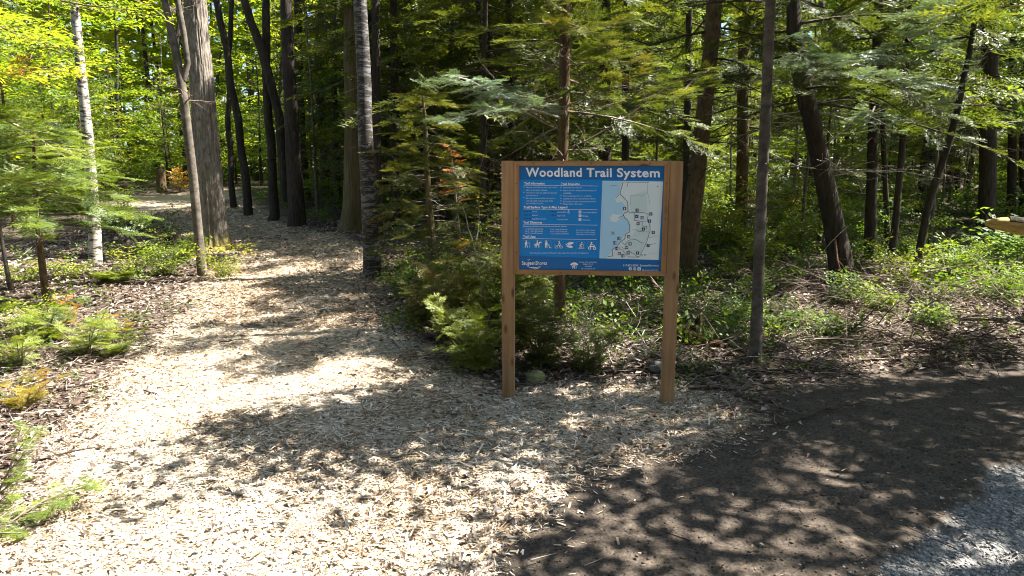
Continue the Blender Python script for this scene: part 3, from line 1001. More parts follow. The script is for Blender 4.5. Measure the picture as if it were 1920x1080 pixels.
marks = [(1085, 455, '1'), (1190, 468, '2'), (1306, 500, '3'), (1188, 520, '4'), (1232, 532, '10'), (1294, 560, '5'), (1198, 580, '11'), (1243, 627, '6'), (1326, 655, '8'), (1119, 692, '20'),
         (1036, 706, '12'), (1001, 744, '13'), (1131, 752, '19'), (1102, 781, '18'), (1283, 766, '7'), (1019, 793, '14'), (1040, 834, '15'), (1114, 829, '17'), (1194, 829, '9'), (1070, 853, '16')]
for mx, my, s_ in marks:
    p = Print(); p.rect(mx - 13, my - 13, mx + 13, my + 13); mk = p.build('map_marker', M['p_navy'], 5)
    mk['label'] = 'navy map marker numbered ' + s_
t = Letters()
for mx, my, s_ in marks: t.add(s_, mx - 4.5 * len(s_), mx + 4.5 * len(s_), my + 7, 14, .03)
t.build('marker_numerals', M['p_white'], 6)
# ---------------------------------------------------------------- foliage building blocks
def conifer_spray(nt, needles, seed, nl=.055, nw=.016, twigw=.012, angle=.95):
    """one flat spray of length 1 along +x as a triangle soup"""
    r = np.random.default_rng(seed); T = []

    def seg(a, b, w0):
        d = b - a; n = np.array([-d[1], d[0], 0]); n = n / (np.linalg.norm(n) + 1e-9) * w0
        T.append([a - n, b, a + n])
    seg(np.array([0, 0, 0.]), np.array([1, 0, -.08]), twigw)
    for i in range(nt):
        t = .06 + .9 * (i + r.uniform(-.3, .3)) / nt
        for sd_ in (-1, 1):
            l = (.5 * (1 - t) ** .8 + .1) * r.uniform(.7, 1.15)
            an = sd_ * angle * r.uniform(.75, 1.1)
            a = np.array([t, 0, -.08 * t * t]); d = np.array([math.cos(an), math.sin(an), r.uniform(-.18, .08)]) * l
            if needles == 0:
                n = np.array([-d[1], d[0], 0]) / l * nw
                T.append([a, a + d * .55 - n, a + d]); T.append([a, a + d, a + d * .55 + n])
                continue
            seg(a, a + d, twigw * .6)
            k = max(2, int(needles * l / .35))
            for j in range(k):
                s = (j + .6) / k
                q = a + d * s
                for e in (-1, 1):
                    am = an + e * r.uniform(.5, .95)
                    dn = np.array([math.cos(am), math.sin(am), r.uniform(-.25, .45)]) * nl * r.uniform(.7, 1.2)
                    n = d / l * nw * .5
                    T.append([q - n, q + dn, q + n])
    return np.array(T)


def leaf_cluster(nl, lsize, seed, spread=.5, droop=.25, wid=.62):
    r = np.random.default_rng(seed); T = []
    T.append([np.array([0, -.008, 0]), np.array([1, 0, -.05]), np.array([0, .008, 0])])
    for i in range(nl):
        t = .15 + .85 * (i + r.uniform(0, .8)) / nl; sd_ = 1 if i % 2 else -1
        an = sd_ * r.uniform(.4, 1.4) * (1 if t < .9 else .3)
        base = np.array([t + r.normal(0, .04), sd_ * r.uniform(.0, spread) * (1.1 - t * .6), r.normal(0, .07)])
        L = lsize * r.uniform(.65, 1.2)
        dz_ = r.uniform(-droop * 1.6, droop * .6)
        d = np.array([math.cos(an), math.sin(an), dz_]); d /= np.linalg.norm(d)
        n = np.array([-math.sin(an), math.cos(an), 0]); w = L * wid * .5
        tip = base + d * L; mid = base + d * L * .45
        up = np.array([0, 0, r.uniform(-.02, .25) * w * 2])
        T.append([base, mid - n * w + up, tip]); T.append([base, tip, mid + n * w + up])
    return np.array(T)


PR = {
    'hd': [conifer_spray(8, 6, 100 + k, .12, .045, .014) for k in range(4)],
    'md': [conifer_spray(6, 3, 110 + k, .17, .09, .02) for k in range(4)],
    'ld': [conifer_spray(6, 0, 120 + k, nw=.06) for k in range(3)],
    'fern': [conifer_spray(9, 6, 130 + k, .09, .03, angle=1.2) for k in range(2)],
    'leafd': [leaf_cluster(9, .3, 140 + k, .45) for k in range(4)],
    'leafn': [leaf_cluster(12, .2, 150 + k, .4, .3) for k in range(4)],
    'leaff': [leaf_cluster(7, .5, 160 + k, .5) for k in range(3)],
    'grass': [leaf_cluster(6, .5, 170 + k, .2, .1, .16) for k in range(2)],
}


def place(b, protos, O, az, pitch, roll, sc, rnd, seed, mat=0, jit=.12):
    """put triangle-soup sprays at the points O"""
    O = np.asarray(O, float); n = len(O)
    if n == 0: return
    r = np.random.default_rng(seed)
    az, pitch, roll, sc, rnd = [np.broadcast_to(np.asarray(v, float), n) for v in (az, pitch, roll, sc, rnd)]
    ca, sa, cp, sp_, cr, sr = np.cos(az), np.sin(az), np.cos(pitch), np.sin(pitch), np.cos(roll), np.sin(roll)
    Xa = np.stack([ca * cp, sa * cp, sp_], 1)
    Y0 = np.stack([-sa, ca, 0 * sa], 1); Z0 = np.cross(Xa, Y0)
    Ya = Y0 * cr[:, None] + Z0 * sr[:, None]; Za = np.cross(Xa, Ya)
    Rm = np.stack([Xa, Ya, Za], 1) * sc[:, None, None]
    which = r.integers(0, len(protos), n)
    for k, pr in enumerate(protos):
        i = np.where(which == k)[0]
        if len(i) == 0: continue
        T = np.einsum('mvk,nkj->nmvj', pr, Rm[i]) + O[i][:, None, None, :]
        rn = np.clip(np.repeat(rnd[i], len(pr)) + r.normal(0, jit, len(i) * len(pr)), 0, 1)
        b.tris_soup(T.reshape(-1, 3, 3), rn, mat)


def crown(path, z0, z1, Rf, nb, protos, sl, seed, slope=-.1, droop=.2, dens=1.0, limb=.012, azf=None, tint=.5, flat=.38, start=.25, sway=.15):
    """branches with sprays round a stem path. returns (foliage MB, branches MB)"""
    r = np.random.default_rng(seed); fo, br = MB(), MB()
    path = np.asarray(path, float)
    O, AZ, PI_, RO, SCL, RN = [], [], [], [], [], []
    A, B, RA, RB = [], [], [], []
    zmin, zmax = path[0, 2], path[-1, 2]
    for i in range(nb):
        u = (i + r.uniform(0, 1)) / nb
        z = z0 + (z1 - z0) * u
        zc = min(max(z, zmin), zmax)
        p0 = np.array([np.interp(zc, path[:, 2], path[:, 0]), np.interp(zc, path[:, 2], path[:, 1]), zc])
        az = i * 2.39996 + r.uniform(-.5, .5) if azf is None else azf(r)
        L = Rf(u) * r.uniform(.65, 1.12)
        sl0 = slope + r.normal(0, .1)
        bend = r.normal(0, sway)
        ns = 6
        ss = np.linspace(0, 1, ns)
        aa = az + bend * ss
        pts = p0 + np.stack([np.cos(aa) * L * ss, np.sin(aa) * L * ss, L * (sl0 * ss - droop * ss * ss)], 1)
        A.append(pts[:-1]); B.append(pts[1:]); rr = limb * (.4 + L * .6) * (1.05 - ss * .85); RA.append(rr[:-1]); RB.append(rr[1:])
        m = max(3, int(dens * L * (1 - start) / sl * 3.2))
        s = start + (1 - start) * (np.arange(m) + r.uniform(0, .7, m)) / m
        s = np.clip(s, 0, 1)
        q = np.stack([np.interp(s, ss, pts[:, k]) for k in range(3)], 1)
        side = np.where(np.arange(m) % 2, 1, -1)
        a2 = az + bend * s + side * r.uniform(.35, 1.15, m) * (1.05 - .55 * s)
        O.append(q); AZ.append(a2); PI_.append(sl0 - 2 * droop * s * .6 + r.normal(-.06, .24, m)); RO.append(r.normal(0, flat, m))
        SCL.append(sl * r.uniform(.6, 1.2, m) * (1.15 - .35 * s)); RN.append(np.clip(tint + .22 * (s - .6) + r.normal(0, .1) + r.normal(0, .08, m), 0, 1))
        O.append(pts[-1:]); AZ.append(np.array([az + bend])); PI_.append(np.array([sl0 - droop])); RO.append(np.array([0.0])); SCL.append(np.array([sl])); RN.append(np.array([tint + .2]))
    cat = np.concatenate
    place(fo, protos, cat(O), cat(AZ), cat(PI_), cat(RO), cat(SCL), cat(RN), seed + 1)
    br.sticks(cat(A), cat(B), cat(RA), cat(RB), rnd=r.uniform(0, 1, len(cat(A))))
    return fo, br


def dead_twigs(path, z0, z1, L0, nb, seed, slope=-.15, thick=.007, sub=6, azf=None):
    """bare forked branches round a stem"""
    r = np.random.default_rng(seed); b = MB(); path = np.asarray(path, float)
    A, B, RA, RB = [], [], [], []
    for i in range(nb):
        z = z0 + (z1 - z0) * r.uniform()
        p = np.array([np.interp(z, path[:, 2], path[:, 0]), np.interp(z, path[:, 2], path[:, 1]), z])
        az = i * 2.4 + r.uniform(-.6, .6) if azf is None else azf(r)
        L = L0 * r.uniform(.4, 1.15); n = 6; d = np.array([math.cos(az), math.sin(az), slope + r.normal(0, .18)])
        for k in range(n):
            d = d + r.normal(0, .11, 3); d /= np.linalg.norm(d)
            q = p + d * L / n; w = thick * (1.1 - k / n)
            A.append(p); B.append(q); RA.append(w); RB.append(w * .85)
            if k > 0:
                for _ in range(r.integers(1, sub // 2 + 1)):
                    e = d + r.normal(0, .55, 3) * np.array([1, 1, .6]); e /= np.linalg.norm(e)
                    p2 = p
                    l2 = L * r.uniform(.1, .32)
                    for m in range(2):
                        e = e + r.normal(0, .2, 3); e /= np.linalg.norm(e)
                        q2 = p2 + e * l2 / 2
                        A.append(p2); B.append(q2); RA.append(w * .45); RB.append(w * .28)
                        if r.uniform() < .6:
                            f = e + r.normal(0, .6, 3); f /= np.linalg.norm(f)
                            A.append(q2); B.append(q2 + f * l2 * .4); RA.append(w * .26); RB.append(w * .16)
                        p2 = q2
            p = q
    b.sticks(A, B, np.array(RA), np.array(RB), rnd=r.uniform(0, 1, len(A)))
    return b


def ridges(R0, amp, freq, seed, flare=0.0, flobes=5):
    if amp == .1001: freq, amp = freq * 3, .17
    def f(pts, a):
        h = pts[:, 2] - pts[0, 2]
        ca, sa_ = np.cos(a)[None, :] * freq, np.sin(a)[None, :] * freq
        hh = h[:, None] * 2.2
        n1 = vnoise(ca + 10 + hh * .15, sa_ + 10, hh, seed)
        n2 = vnoise(ca * 2 + 5, sa_ * 2 + 5, hh * 2.5, seed + 1)
        rd = 1 - np.abs(2 * n1 - 1)
        out = 1 + amp * (rd - .5) + amp * .5 * (n2 - .5)
        if flare:
            out = out + flare * np.exp(-h[:, None] / .16) * (.55 + .45 * np.cos(flobes * a[None, :] + seed)) + flare * .35 * np.exp(-h[:, None] / .5)
        return out
    return f


TREES = []


def px_tree(kind, label, cat, pix, wpx, mat, top, D=None, group=None, sides=14, seed=1, amp=.08, flare=.35, rings=40, wob=.01, crowns=(), deads=(), sink=.12, lean_damp=.5):
    """a tree whose stem follows photo pixels pix (base first) with pixel widths wpx, going on above the frame to height top"""
    base = G(*pix[0]) if D is None else None
    if D is None: D = base[1]
    else:
        base = W(pix[0][0], pix[0][1], D); base[2] = float(gz(base[0], base[1]))
    pts = [base] + [W(a, b_, D) for a, b_ in pix[1:]]
    r = np.random.default_rng(seed)
    wr = [w * D / FPX / 2 for w in wpx]
    zz = [p[2] for p in pts]; keep = [0]
    for i in range(1, len(pts)):
        if zz[i] > zz[keep[-1]] + .02: keep.append(i)
    pts = [pts[i] for i in keep]; wr = [wr[i] for i in keep]
    d = (pts[-1] - pts[-2]) / (pts[-1][2] - pts[-2][2]); d[0] *= lean_damp
    zt = pts[-1][2]
    if top > zt + .3:
        dy = r.normal(0, .03)
        for k in (.35, .7, 1):
            pts.append(pts[len(keep) - 1] + np.array([d[0] * (top - zt) * k, dy * (top - zt) * k, (top - zt) * k])); wr.append(wr[len(keep) - 1] * (1 - .8 * k))
    pts = np.array(pts); wr = np.array(wr)
    zs = np.concatenate([np.linspace(pts[0, 2], min(zt, pts[-1, 2]), rings), np.linspace(zt, pts[-1, 2], max(4, rings // 4))[1:]]) if top > zt + .3 else np.linspace(pts[0, 2], pts[-1, 2], rings)
    # smooth interpolation
    def itp(v):
        a = np.interp(zs, pts[:, 2], v); k = np.ones(5) / 5
        s = np.convolve(np.pad(a, 2, 'edge'), k, 'valid'); s[0] = a[0]; s[-1] = a[-1]
        return s
    path = np.stack([itp(pts[:, 0]), itp(pts[:, 1]), zs], 1)
    path[1:, 0] += (vnoise(zs[1:] * 1.3, 0 * zs[1:] + seed * 3.1, 0, seed) - .5) * wob * 2
    path[1:, 1] += (vnoise(zs[1:] * 1.3, 0 * zs[1:] + seed * 5.7, 0, seed) - .5) * wob * 4
    rad = itp(wr)
    loc = base.copy(); P_ = path - loc
    root = empty(kind, tuple(loc), label, cat, group)
    P0 = np.vstack([P_[0] - np.array([0, 0, sink]), P_]); rad0 = np.concatenate([[rad[0] * 1.02], rad])
    b_ = MB(); b_.tube(P0, rad0, sides, disp=ridges(1, amp, 2.2, seed, flare), cap=True)
    b_.build('trunk', mat, root, smooth=True)
    for kw in crowns:
        kw = dict(kw); m = kw.pop('mat', M['fir']); bm_ = kw.pop('bmat', M['twig_dark']); z0, z1 = kw.pop('z')
        fo, br = crown(P_, z0, z1, seed=seed * 7 + len(kw), **kw)
        fo.build('foliage', m, root); br.build('branches', bm_, root)
    for kw in deads:
        kw = dict(kw); m = kw.pop('mat', M['twig']); z0, z1 = kw.pop('z')
        dead_twigs(P_, z0, z1, seed=seed * 11, **kw).build('dead_branches', m, root)
    TREES.append((base[0], base[1]))
    return root, P_


cone = lambda R0, p=1.0, lo=.12: (lambda u: R0 * (max(0, 1 - u) ** p * (1 - lo) + lo))
dome = lambda R0: (lambda u: R0 * (.35 + .65 * math.sin(math.pi * min(1, u * .9 + .1))))
# ---------------------------------------------------------------- trees one can tell apart
HD, MD, LD = PR['hd'], PR['md'], PR['ld']
hem = lambda R0, lo=.35: (lambda u: R0 * (1 - u * (1 - lo)))

# big trunk beside the trail
px_tree('maple_tree', 'largest trunk, thick furrowed grey bark with mossy flared foot, standing left of the trail', 'tree',
        [(398, 470), (395, 420), (389, 300), (379, 150), (366, 0)], [60, 49, 43, 38, 35], M['bark_big'], 13, sides=160, seed=3, amp=.1001, flare=.28, rings=230, wob=.02,
        crowns=[dict(z=(7.5, 13), Rf=dome(2.0), nb=22, protos=PR['leafd'], sl=.5, slope=.35, droop=.15, mat=M['maple'], dens=.7, limb=.03)])
# slim grey stem in front of it
root, Pg = px_tree('sapling_tree', 'slim crooked grey stem leaning in front of the largest trunk', 'tree',
        [(380, 517), (371, 430), (358, 300), (346, 190), (333, 110), (316, 40), (306, -10)], [17, 16, 16, 15, 14, 13, 12], M['bark_grey'], 7.5, seed=5, amp=.05, flare=.25,
        crowns=[dict(z=(4.6, 7.5), Rf=dome(1.0), nb=12, protos=PR['leafd'], sl=.35, slope=.4, droop=.1, mat=M['maple'], dens=.6)],
        deads=[dict(z=(1.6, 4.0), L0=.9, nb=9, slope=.3, thick=.01)])
D_ = G(380, 517)[1]
fork = MB(); fp = np.array([W(344, 150, D_), W(352, 118, D_), W(344, 60, D_), W(332, -5, D_), W(322, -60, D_)]) - np.array(root.location)
fork.tube(fp, [.045, .04, .04, .035, .03], 10); fork.build('branch', M['bark_grey'], root, smooth=True)
# white birch
px_tree('birch_tree', 'white barked birch with dark scars near the left edge of the woods', 'tree',
        [(180, 500), (177, 430), (170, 330), (160, 220), (150, 120), (138, 10)], [22, 21, 19, 18, 16, 14], M['birch'], 9, seed=7, amp=.05, flare=.2,
        crowns=[dict(z=(5.2, 9), Rf=dome(1.3), nb=16, protos=PR['leafd'], sl=.4, slope=.3, droop=.2, mat=M['maple'], dens=.6)])
# young fir at far left with bare lower stem
px_tree('fir_tree', 'young fir with a thin bare brown stem and layered green boughs at the left edge', 'tree',
        [(88, 575), (80, 500), (72, 420), (66, 330), (60, 230)], [13, 12, 11, 8, 3], M['bark_brown'], 0, seed=9, amp=.05, flare=.2,
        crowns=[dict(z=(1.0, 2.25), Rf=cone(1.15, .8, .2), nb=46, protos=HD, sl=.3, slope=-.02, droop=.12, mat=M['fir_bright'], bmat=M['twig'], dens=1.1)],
        deads=[dict(z=(.55, 1.2), L0=.5, nb=9, slope=-.2, thick=.005)])
px_tree('sapling_tree', 'thin grey leaning sapling cut by the left edge of the picture', 'tree',
        [(22, 545), (12, 500), (2, 440), (-8, 380)], [8, 7, 6, 4], M['bark_grey'], 0, seed=10, amp=.04, rings=12,
        crowns=[dict(z=(.5, 1.4), Rf=cone(.5), nb=10, protos=PR['leafn'], sl=.2, mat=M['shrub'], slope=.4, droop=.1)])
# the pair at left centre
px_tree('maple_tree', 'thin dark trunk first right of the largest trunk, curving up to the left', 'tree',
        [(462, 345), (455, 280), (436, 180), (420, 80), (408, 0)], [15, 14, 13, 12, 11], M['bark_dark'], 12, D=17, seed=11, wob=.05,
        crowns=[dict(z=(7, 12), Rf=dome(1.6), nb=14, protos=PR['leafd'], sl=.5, slope=.3, mat=M['maple'], dens=.6)])
px_tree('maple_tree', 'thin dark trunk just left of the forked tree, standing nearly straight', 'tree',
        [(436, 345), (432, 260), (430, 150), (436, 0)], [11, 10, 9, 8], M['bark_dark'], 11, D=19, seed=12, wob=.05,
        crowns=[dict(z=(6.5, 11), Rf=dome(1.4), nb=12, protos=PR['leafd'], sl=.5, slope=.3, mat=M['maple'], dens=.6)])
root, Pf = px_tree('maple_tree', 'forked dark tree whose left stem leans out in a V beside the trail', 'tree',
        [(508, 348), (504, 240), (500, 120), (497, 0)], [17, 15, 14, 13], M['bark_dark'], 12, D=16, seed=13, wob=.04,
        crowns=[dict(z=(7, 12), Rf=dome(1.7), nb=14, protos=PR['leafd'], sl=.5, slope=.3, mat=M['maple'], dens=.6)])
fk = MB(); ff = np.array([W(530, 320, 15.8), W(524, 220, 15.8), W(506, 150, 15.8), W(488, 85, 15.8), W(470, 40, 15.8), W(452, -20, 15.8)]) - np.array(root.location)
ff = np.vstack([ff[0] - np.array([-.05, 0, .7]), ff]); fk.tube(ff, [.1, .1, .095, .1, .1, .09, .08], 12); fk.build('stem', M['bark_dark'], root, smooth=True)
px_tree('maple_tree', 'broad straight dark trunk right of the forked tree', 'tree',
        [(554, 355), (548, 250), (542, 130), (536, 0)], [30, 25, 22, 20], M['bark_dark'], 13, D=15, seed=14, sides=24,
        crowns=[dict(z=(7.5, 13), Rf=dome(1.8), nb=14, protos=PR['leafd'], sl=.5, slope=.3, mat=M['maple'], dens=.6)])
# cedar + grey birch right of the trail
px_tree('cedar_tree', 'straight stringy brown cedar trunk partly behind the grey birch', 'tree',
        [(660, 432), (663, 380), (665, 250), (664, 120), (662, 0)], [44, 37, 36, 34, 32], M['bark_cedar'], 8, seed=15, sides=40, amp=.12, flare=.3, rings=80,
        crowns=[dict(z=(6, 8), Rf=hem(1.0), nb=16, protos=MD, sl=.5, slope=-.1, droop=.2, mat=M['fir'], dens=.6)])
px_tree('birch_tree', 'grey scaly birch trunk nearest the right edge of the trail', 'tree',
        [(698, 517), (694, 430), (688, 300), (682, 150), (676, 0)], [31, 29, 27, 25, 23], M['birch_grey'], 10, seed=16, sides=28, amp=.06, flare=.3, rings=60,
        crowns=[dict(z=(6.5, 10), Rf=dome(1.2), nb=16, protos=MD, sl=.45, slope=0, droop=.2, mat=M['fir'], dens=.6)])
for x0, w, D, sd_, lb in ((707, 18, 13, 17, 'dark conifer trunk directly right of the grey birch'), (741, 17, 14.5, 18, 'dark conifer trunk in the gap between the birch and the young cedar')):
    px_tree('hemlock_tree', lb, 'tree', [(x0, 400), (x0 - 1, 200), (x0 - 3, 0)], [w, w - 2, w - 4], M['bark_dark'], 11, D=D, seed=sd_,
            crowns=[dict(z=(2.2, 11), Rf=hem(1.5, .2), nb=50, protos=MD, sl=.5, slope=-.1, droop=.2, mat=M['fir'], dens=.7)], deads=[dict(z=(.8, 3), L0=1.0, nb=14)])
# young cedar by the trail with rusty sprays
px_tree('cedar_tree', 'young bushy yellow green cedar at the trail edge left of the sign', 'tree',
        [(812, 520), (808, 430), (800, 330), (796, 230), (792, 180)], [17, 15, 11, 8, 3], M['bark_cedar'], 0, seed=21, sides=14,
        crowns=[dict(z=(.3, 2.6), Rf=cone(1.0, .6, .25), nb=62, protos=HD, sl=.3, slope=.1, droop=.2, mat=M['cedar'], bmat=M['twig'], dens=.85)],
        deads=[dict(z=(.3, 1.6), L0=.9, nb=12, slope=0, thick=.006, mat=M['twig_pale'])])
px_tree('cedar_tree', 'small rust coloured dead cedar standing among green boughs left of the sign', 'tree',
        [(866, 500), (860, 420), (852, 340), (846, 280)], [7, 6, 4, 2], M['twig'], 0, seed=22, sides=8, rings=14,
        crowns=[dict(z=(.95, 1.85), Rf=cone(.2, .5, .3), nb=13, protos=HD, sl=.14, slope=.3, droop=.1, mat=M['rust'], dens=.7)],
        deads=[dict(z=(.1, 1.5), L0=.5, nb=12, slope=.2, thick=.004, mat=M['twig_pale'])])
# behind the sign
px_tree('fir_tree', 'straight brown fir trunk rising directly behind the sign board', 'tree',
        [(1050, 602), (1050, 520), (1055, 300), (1058, 150), (1059, 0)], [21, 20, 20, 20, 19], M['bark_brown'], 6, seed=23, sides=28, amp=.07, rings=60, flare=.2,
        crowns=[dict(z=(2.2, 5.5), Rf=hem(1.25, .3), nb=36, protos=HD, sl=.36, slope=-.02, droop=.16, mat=M['fir'], bmat=M['twig'], dens=.75)],
        deads=[dict(z=(.9, 2.9), L0=1.3, nb=34, slope=0, thick=.008, mat=M['twig'])])
px_tree('hemlock_tree', 'large dark brown leaning trunk right behind the right sign post', 'tree',
        [(1286, 520), (1294, 440), (1306, 340), (1322, 200), (1336, 60), (1340, 0)], [38, 33, 30, 28, 27, 26], M['bark_brown'], 8.2, seed=24, sides=32, amp=.1, rings=70,
        crowns=[dict(z=(2.7, 8), Rf=hem(2.1, .25), nb=40, protos=HD, sl=.4, slope=-.12, droop=.18, mat=M['fir'], dens=.6)],
        deads=[dict(z=(1.1, 3.2), L0=1.6, nb=26, slope=.05, thick=.009, mat=M['twig_dark'])])
px_tree('hemlock_tree', 'thin dark trunk just left of the leaning trunk behind the right sign post', 'tree',
        [(1268, 470), (1285, 360), (1290, 200), (1292, 0)], [17, 15, 13, 11], M['bark_dark'], 9, D=12, seed=25,
        crowns=[dict(z=(2.6, 9), Rf=hem(1.6), nb=30, protos=MD, sl=.45, slope=-.1, droop=.2, mat=M['fir'], dens=.6)])
px_tree('maple_tree', 'slim smooth grey trunk standing alone nearest the dirt verge', 'tree',
        [(1418, 682), (1422, 560), (1427, 400), (1434, 240), (1441, 80), (1445, 0)], [22, 20, 20, 19, 18, 17], M['bark_grey'], 6.4, seed=26, sides=28, amp=.06, rings=70, flare=.35, wob=.012, deads=[dict(z=(.5, 3.2), L0=.3, nb=12, slope=.1, thick=.005)],
        crowns=[dict(z=(3.4, 5.3), Rf=dome(1.8), azf=lambda r: -.75 + r.uniform(-1.4, 1.4), nb=42, protos=PR['leafd'], sl=.45, slope=.1, droop=.1, mat=M['green'], dens=1.8)])
px_tree('hemlock_tree', 'stout black trunk leaning left in the middle of the right woods', 'tree',
        [(1584, 532), (1566, 430), (1546, 330), (1524, 240), (1504, 160), (1490, 60)], [44, 36, 32, 31, 29, 25], M['bark_dark'], 8, seed=27, sides=32, amp=.1, rings=60,
        crowns=[dict(z=(2.3, 8), Rf=hem(2.4, .25), nb=56, protos=HD, sl=.42, slope=-.05, droop=.2, mat=M['fir'], dens=.8)],
        deads=[dict(z=(1.4, 3), L0=1.5, nb=20, slope=.1, thick=.008, mat=M['twig_pale'])])
px_tree('hemlock_tree', 'upright dark trunk to the right of the leaning black trunk', 'tree',
        [(1632, 485), (1634, 380), (1638, 260), (1644, 120), (1648, 0)], [21, 19, 18, 16, 15], M['bark_dark'], 9, seed=28, sides=20,
        crowns=[dict(z=(2.4, 9), Rf=hem(2.2, .25), nb=62, protos=MD, sl=.48, slope=-.1, droop=.25, mat=M['fir'], dens=.85)], deads=[dict(z=(1, 2.8), L0=1.3, nb=16)])
px_tree('hemlock_tree', 'slender dark stem leaning right, one of two close together in the right woods', 'tree',
        [(1672, 462), (1684, 360), (1692, 270), (1700, 100)], [13, 12, 11, 9], M['bark_dark'], 8, D=10.5, seed=29,
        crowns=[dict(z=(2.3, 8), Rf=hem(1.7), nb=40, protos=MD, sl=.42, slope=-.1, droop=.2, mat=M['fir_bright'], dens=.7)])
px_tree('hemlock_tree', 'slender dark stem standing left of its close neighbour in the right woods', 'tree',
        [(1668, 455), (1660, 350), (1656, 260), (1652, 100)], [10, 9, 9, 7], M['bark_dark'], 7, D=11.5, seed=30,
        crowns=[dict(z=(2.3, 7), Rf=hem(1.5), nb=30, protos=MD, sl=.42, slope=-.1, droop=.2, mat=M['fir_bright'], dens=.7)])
px_tree('maple_tree', 'thin black trunk slanting up to the right near the fallen log', 'tree',
        [(1722, 455), (1742, 380), (1768, 300), (1790, 222), (1812, 120)], [14, 13, 12, 12, 10], M['bark_dark'], 6, seed=31, D=9.5,
        crowns=[dict(z=(2.2, 6), Rf=dome(1.4), nb=22, protos=PR['leafn'], sl=.36, slope=.15, mat=M['green'], dens=.8)], deads=[dict(z=(1.8, 2.8), L0=1.0, nb=10, slope=.2, mat=M['twig_pale'])])
for k, (x0, w, D, lb) in enumerate(((1850, 28, 13, 'wide shadowed trunk above the fallen log'), (1895, 15, 15, 'narrow dark trunk at the right edge above the log, left of its twin'),
                                    (1916, 13, 15, 'rightmost narrow trunk cut by the picture edge'), (1390, 22, 14, 'brown trunk in the gap between the sign and the slim grey trunk'),
                                    (1170, 15, 13, 'short dark trunk seen above the sign board, right of the fir'), (905, 13, 12.5, 'thin black stem left of the sign top'))):
    px_tree('hemlock_tree', lb, 'tree', [(x0, 430), (x0 + 2, 300), (x0 + 4, 100), (x0 + 5, 0)], [w, w - 1, w - 3, w - 4], M['bark_dark'] if k != 3 else M['bark_brown'], 9, D=D, seed=40 + k,
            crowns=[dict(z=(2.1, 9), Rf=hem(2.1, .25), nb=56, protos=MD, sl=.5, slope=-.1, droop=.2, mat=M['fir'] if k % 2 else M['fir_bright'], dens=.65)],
            deads=[dict(z=(1.2, 3), L0=1.2, nb=12)])

# the bright bare spray of fir reaching out left of the sign, pale in the sun
def bough(kind, label, pts, rad, mat, fm, protos, sl, nb, seed, group=None, R0=.35):
    """a bough as a thing of its own"""
    pts = np.asarray(pts); o = pts[0].copy(); q = pts - o
    root = empty(kind, tuple(o), label, 'branch', group)
    b_ = MB(); b_.tube(q, rad, 7); b_.build('stem', mat, root, smooth=True)
    fo, br = MB(), MB(); r = np.random.default_rng(seed)
    O, AZ, PI_, SC_ = [], [], [], []
    L = np.concatenate([[0], np.cumsum(np.linalg.norm(np.diff(q, axis=0), axis=1))])
    for i in range(nb):
        s = L[-1] * (.15 + .85 * (i + r.uniform(0, .6)) / nb)
        p_ = np.array([np.interp(s, L, q[:, k]) for k in range(3)])
        k = min(np.searchsorted(L, s), len(q) - 1); d = q[k] - q[k - 1]
        az = math.atan2(d[1], d[0]) + (1 if i % 2 else -1) * r.uniform(.3, 1.0); el = math.atan2(d[2], math.hypot(d[0], d[1]))
        lb_ = R0 * r.uniform(.5, 1.1) * (1.2 - s / L[-1] * .7)
        e = np.array([math.cos(az), math.sin(az), math.tan(el) * .4 + r.normal(0, .12)]) * lb_
        br.sticks([p_], [p_ + e], .004, .002)
        for t in np.linspace(.15, 1, max(3, int(lb_ / sl * 4))):
            O.append(p_ + e * t); AZ.append(az + r.uniform(-.9, .9)); PI_.append(r.normal(0, .2)); SC_.append(sl * r.uniform(.6, 1.1))
    place(fo, protos, O, AZ, PI_, 0.1, SC_, r.uniform(.3, .9, len(O)), seed)
    fo.build('needles', fm, root)
    if br.n: br.build('twigs', mat, root)
    return root
# ---------------------------------------------------------------- boughs caught by the sun
fir_at = W(1055, 200, G(1050, 602)[1])
y5 = 5.9
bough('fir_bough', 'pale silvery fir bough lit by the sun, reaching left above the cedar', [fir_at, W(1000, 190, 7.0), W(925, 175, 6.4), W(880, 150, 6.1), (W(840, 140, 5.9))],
      [.014, .012, .01, .007, .003], M['twig_pale'], M['fir_sunlit'], HD, .2, 16, 301, R0=.5)
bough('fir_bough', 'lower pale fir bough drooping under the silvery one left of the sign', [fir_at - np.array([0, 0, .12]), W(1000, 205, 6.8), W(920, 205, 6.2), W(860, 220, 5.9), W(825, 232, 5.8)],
      [.013, .011, .009, .006, .003], M['twig_pale'], M['fir_sunlit'], HD, .18, 14, 302, R0=.42)
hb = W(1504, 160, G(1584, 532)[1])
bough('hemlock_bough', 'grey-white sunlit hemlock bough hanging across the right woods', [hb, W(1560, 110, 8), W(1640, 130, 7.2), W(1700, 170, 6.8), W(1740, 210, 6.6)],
      [.02, .016, .012, .008, .004], M['twig_pale'], M['fir_sunlit'], HD, .24, 20, 303, R0=.7)
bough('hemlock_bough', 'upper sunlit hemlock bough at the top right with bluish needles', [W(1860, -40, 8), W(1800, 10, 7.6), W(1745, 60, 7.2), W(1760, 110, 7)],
      [.02, .016, .01, .004], M['twig_pale'], M['fir_sunlit'], HD, .24, 16, 304, R0=.6)
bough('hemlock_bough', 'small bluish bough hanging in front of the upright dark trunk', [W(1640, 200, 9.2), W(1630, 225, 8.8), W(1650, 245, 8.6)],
      [.012, .009, .004], M['twig_pale'], M['fir_sunlit'], HD, .22, 10, 305, R0=.4)
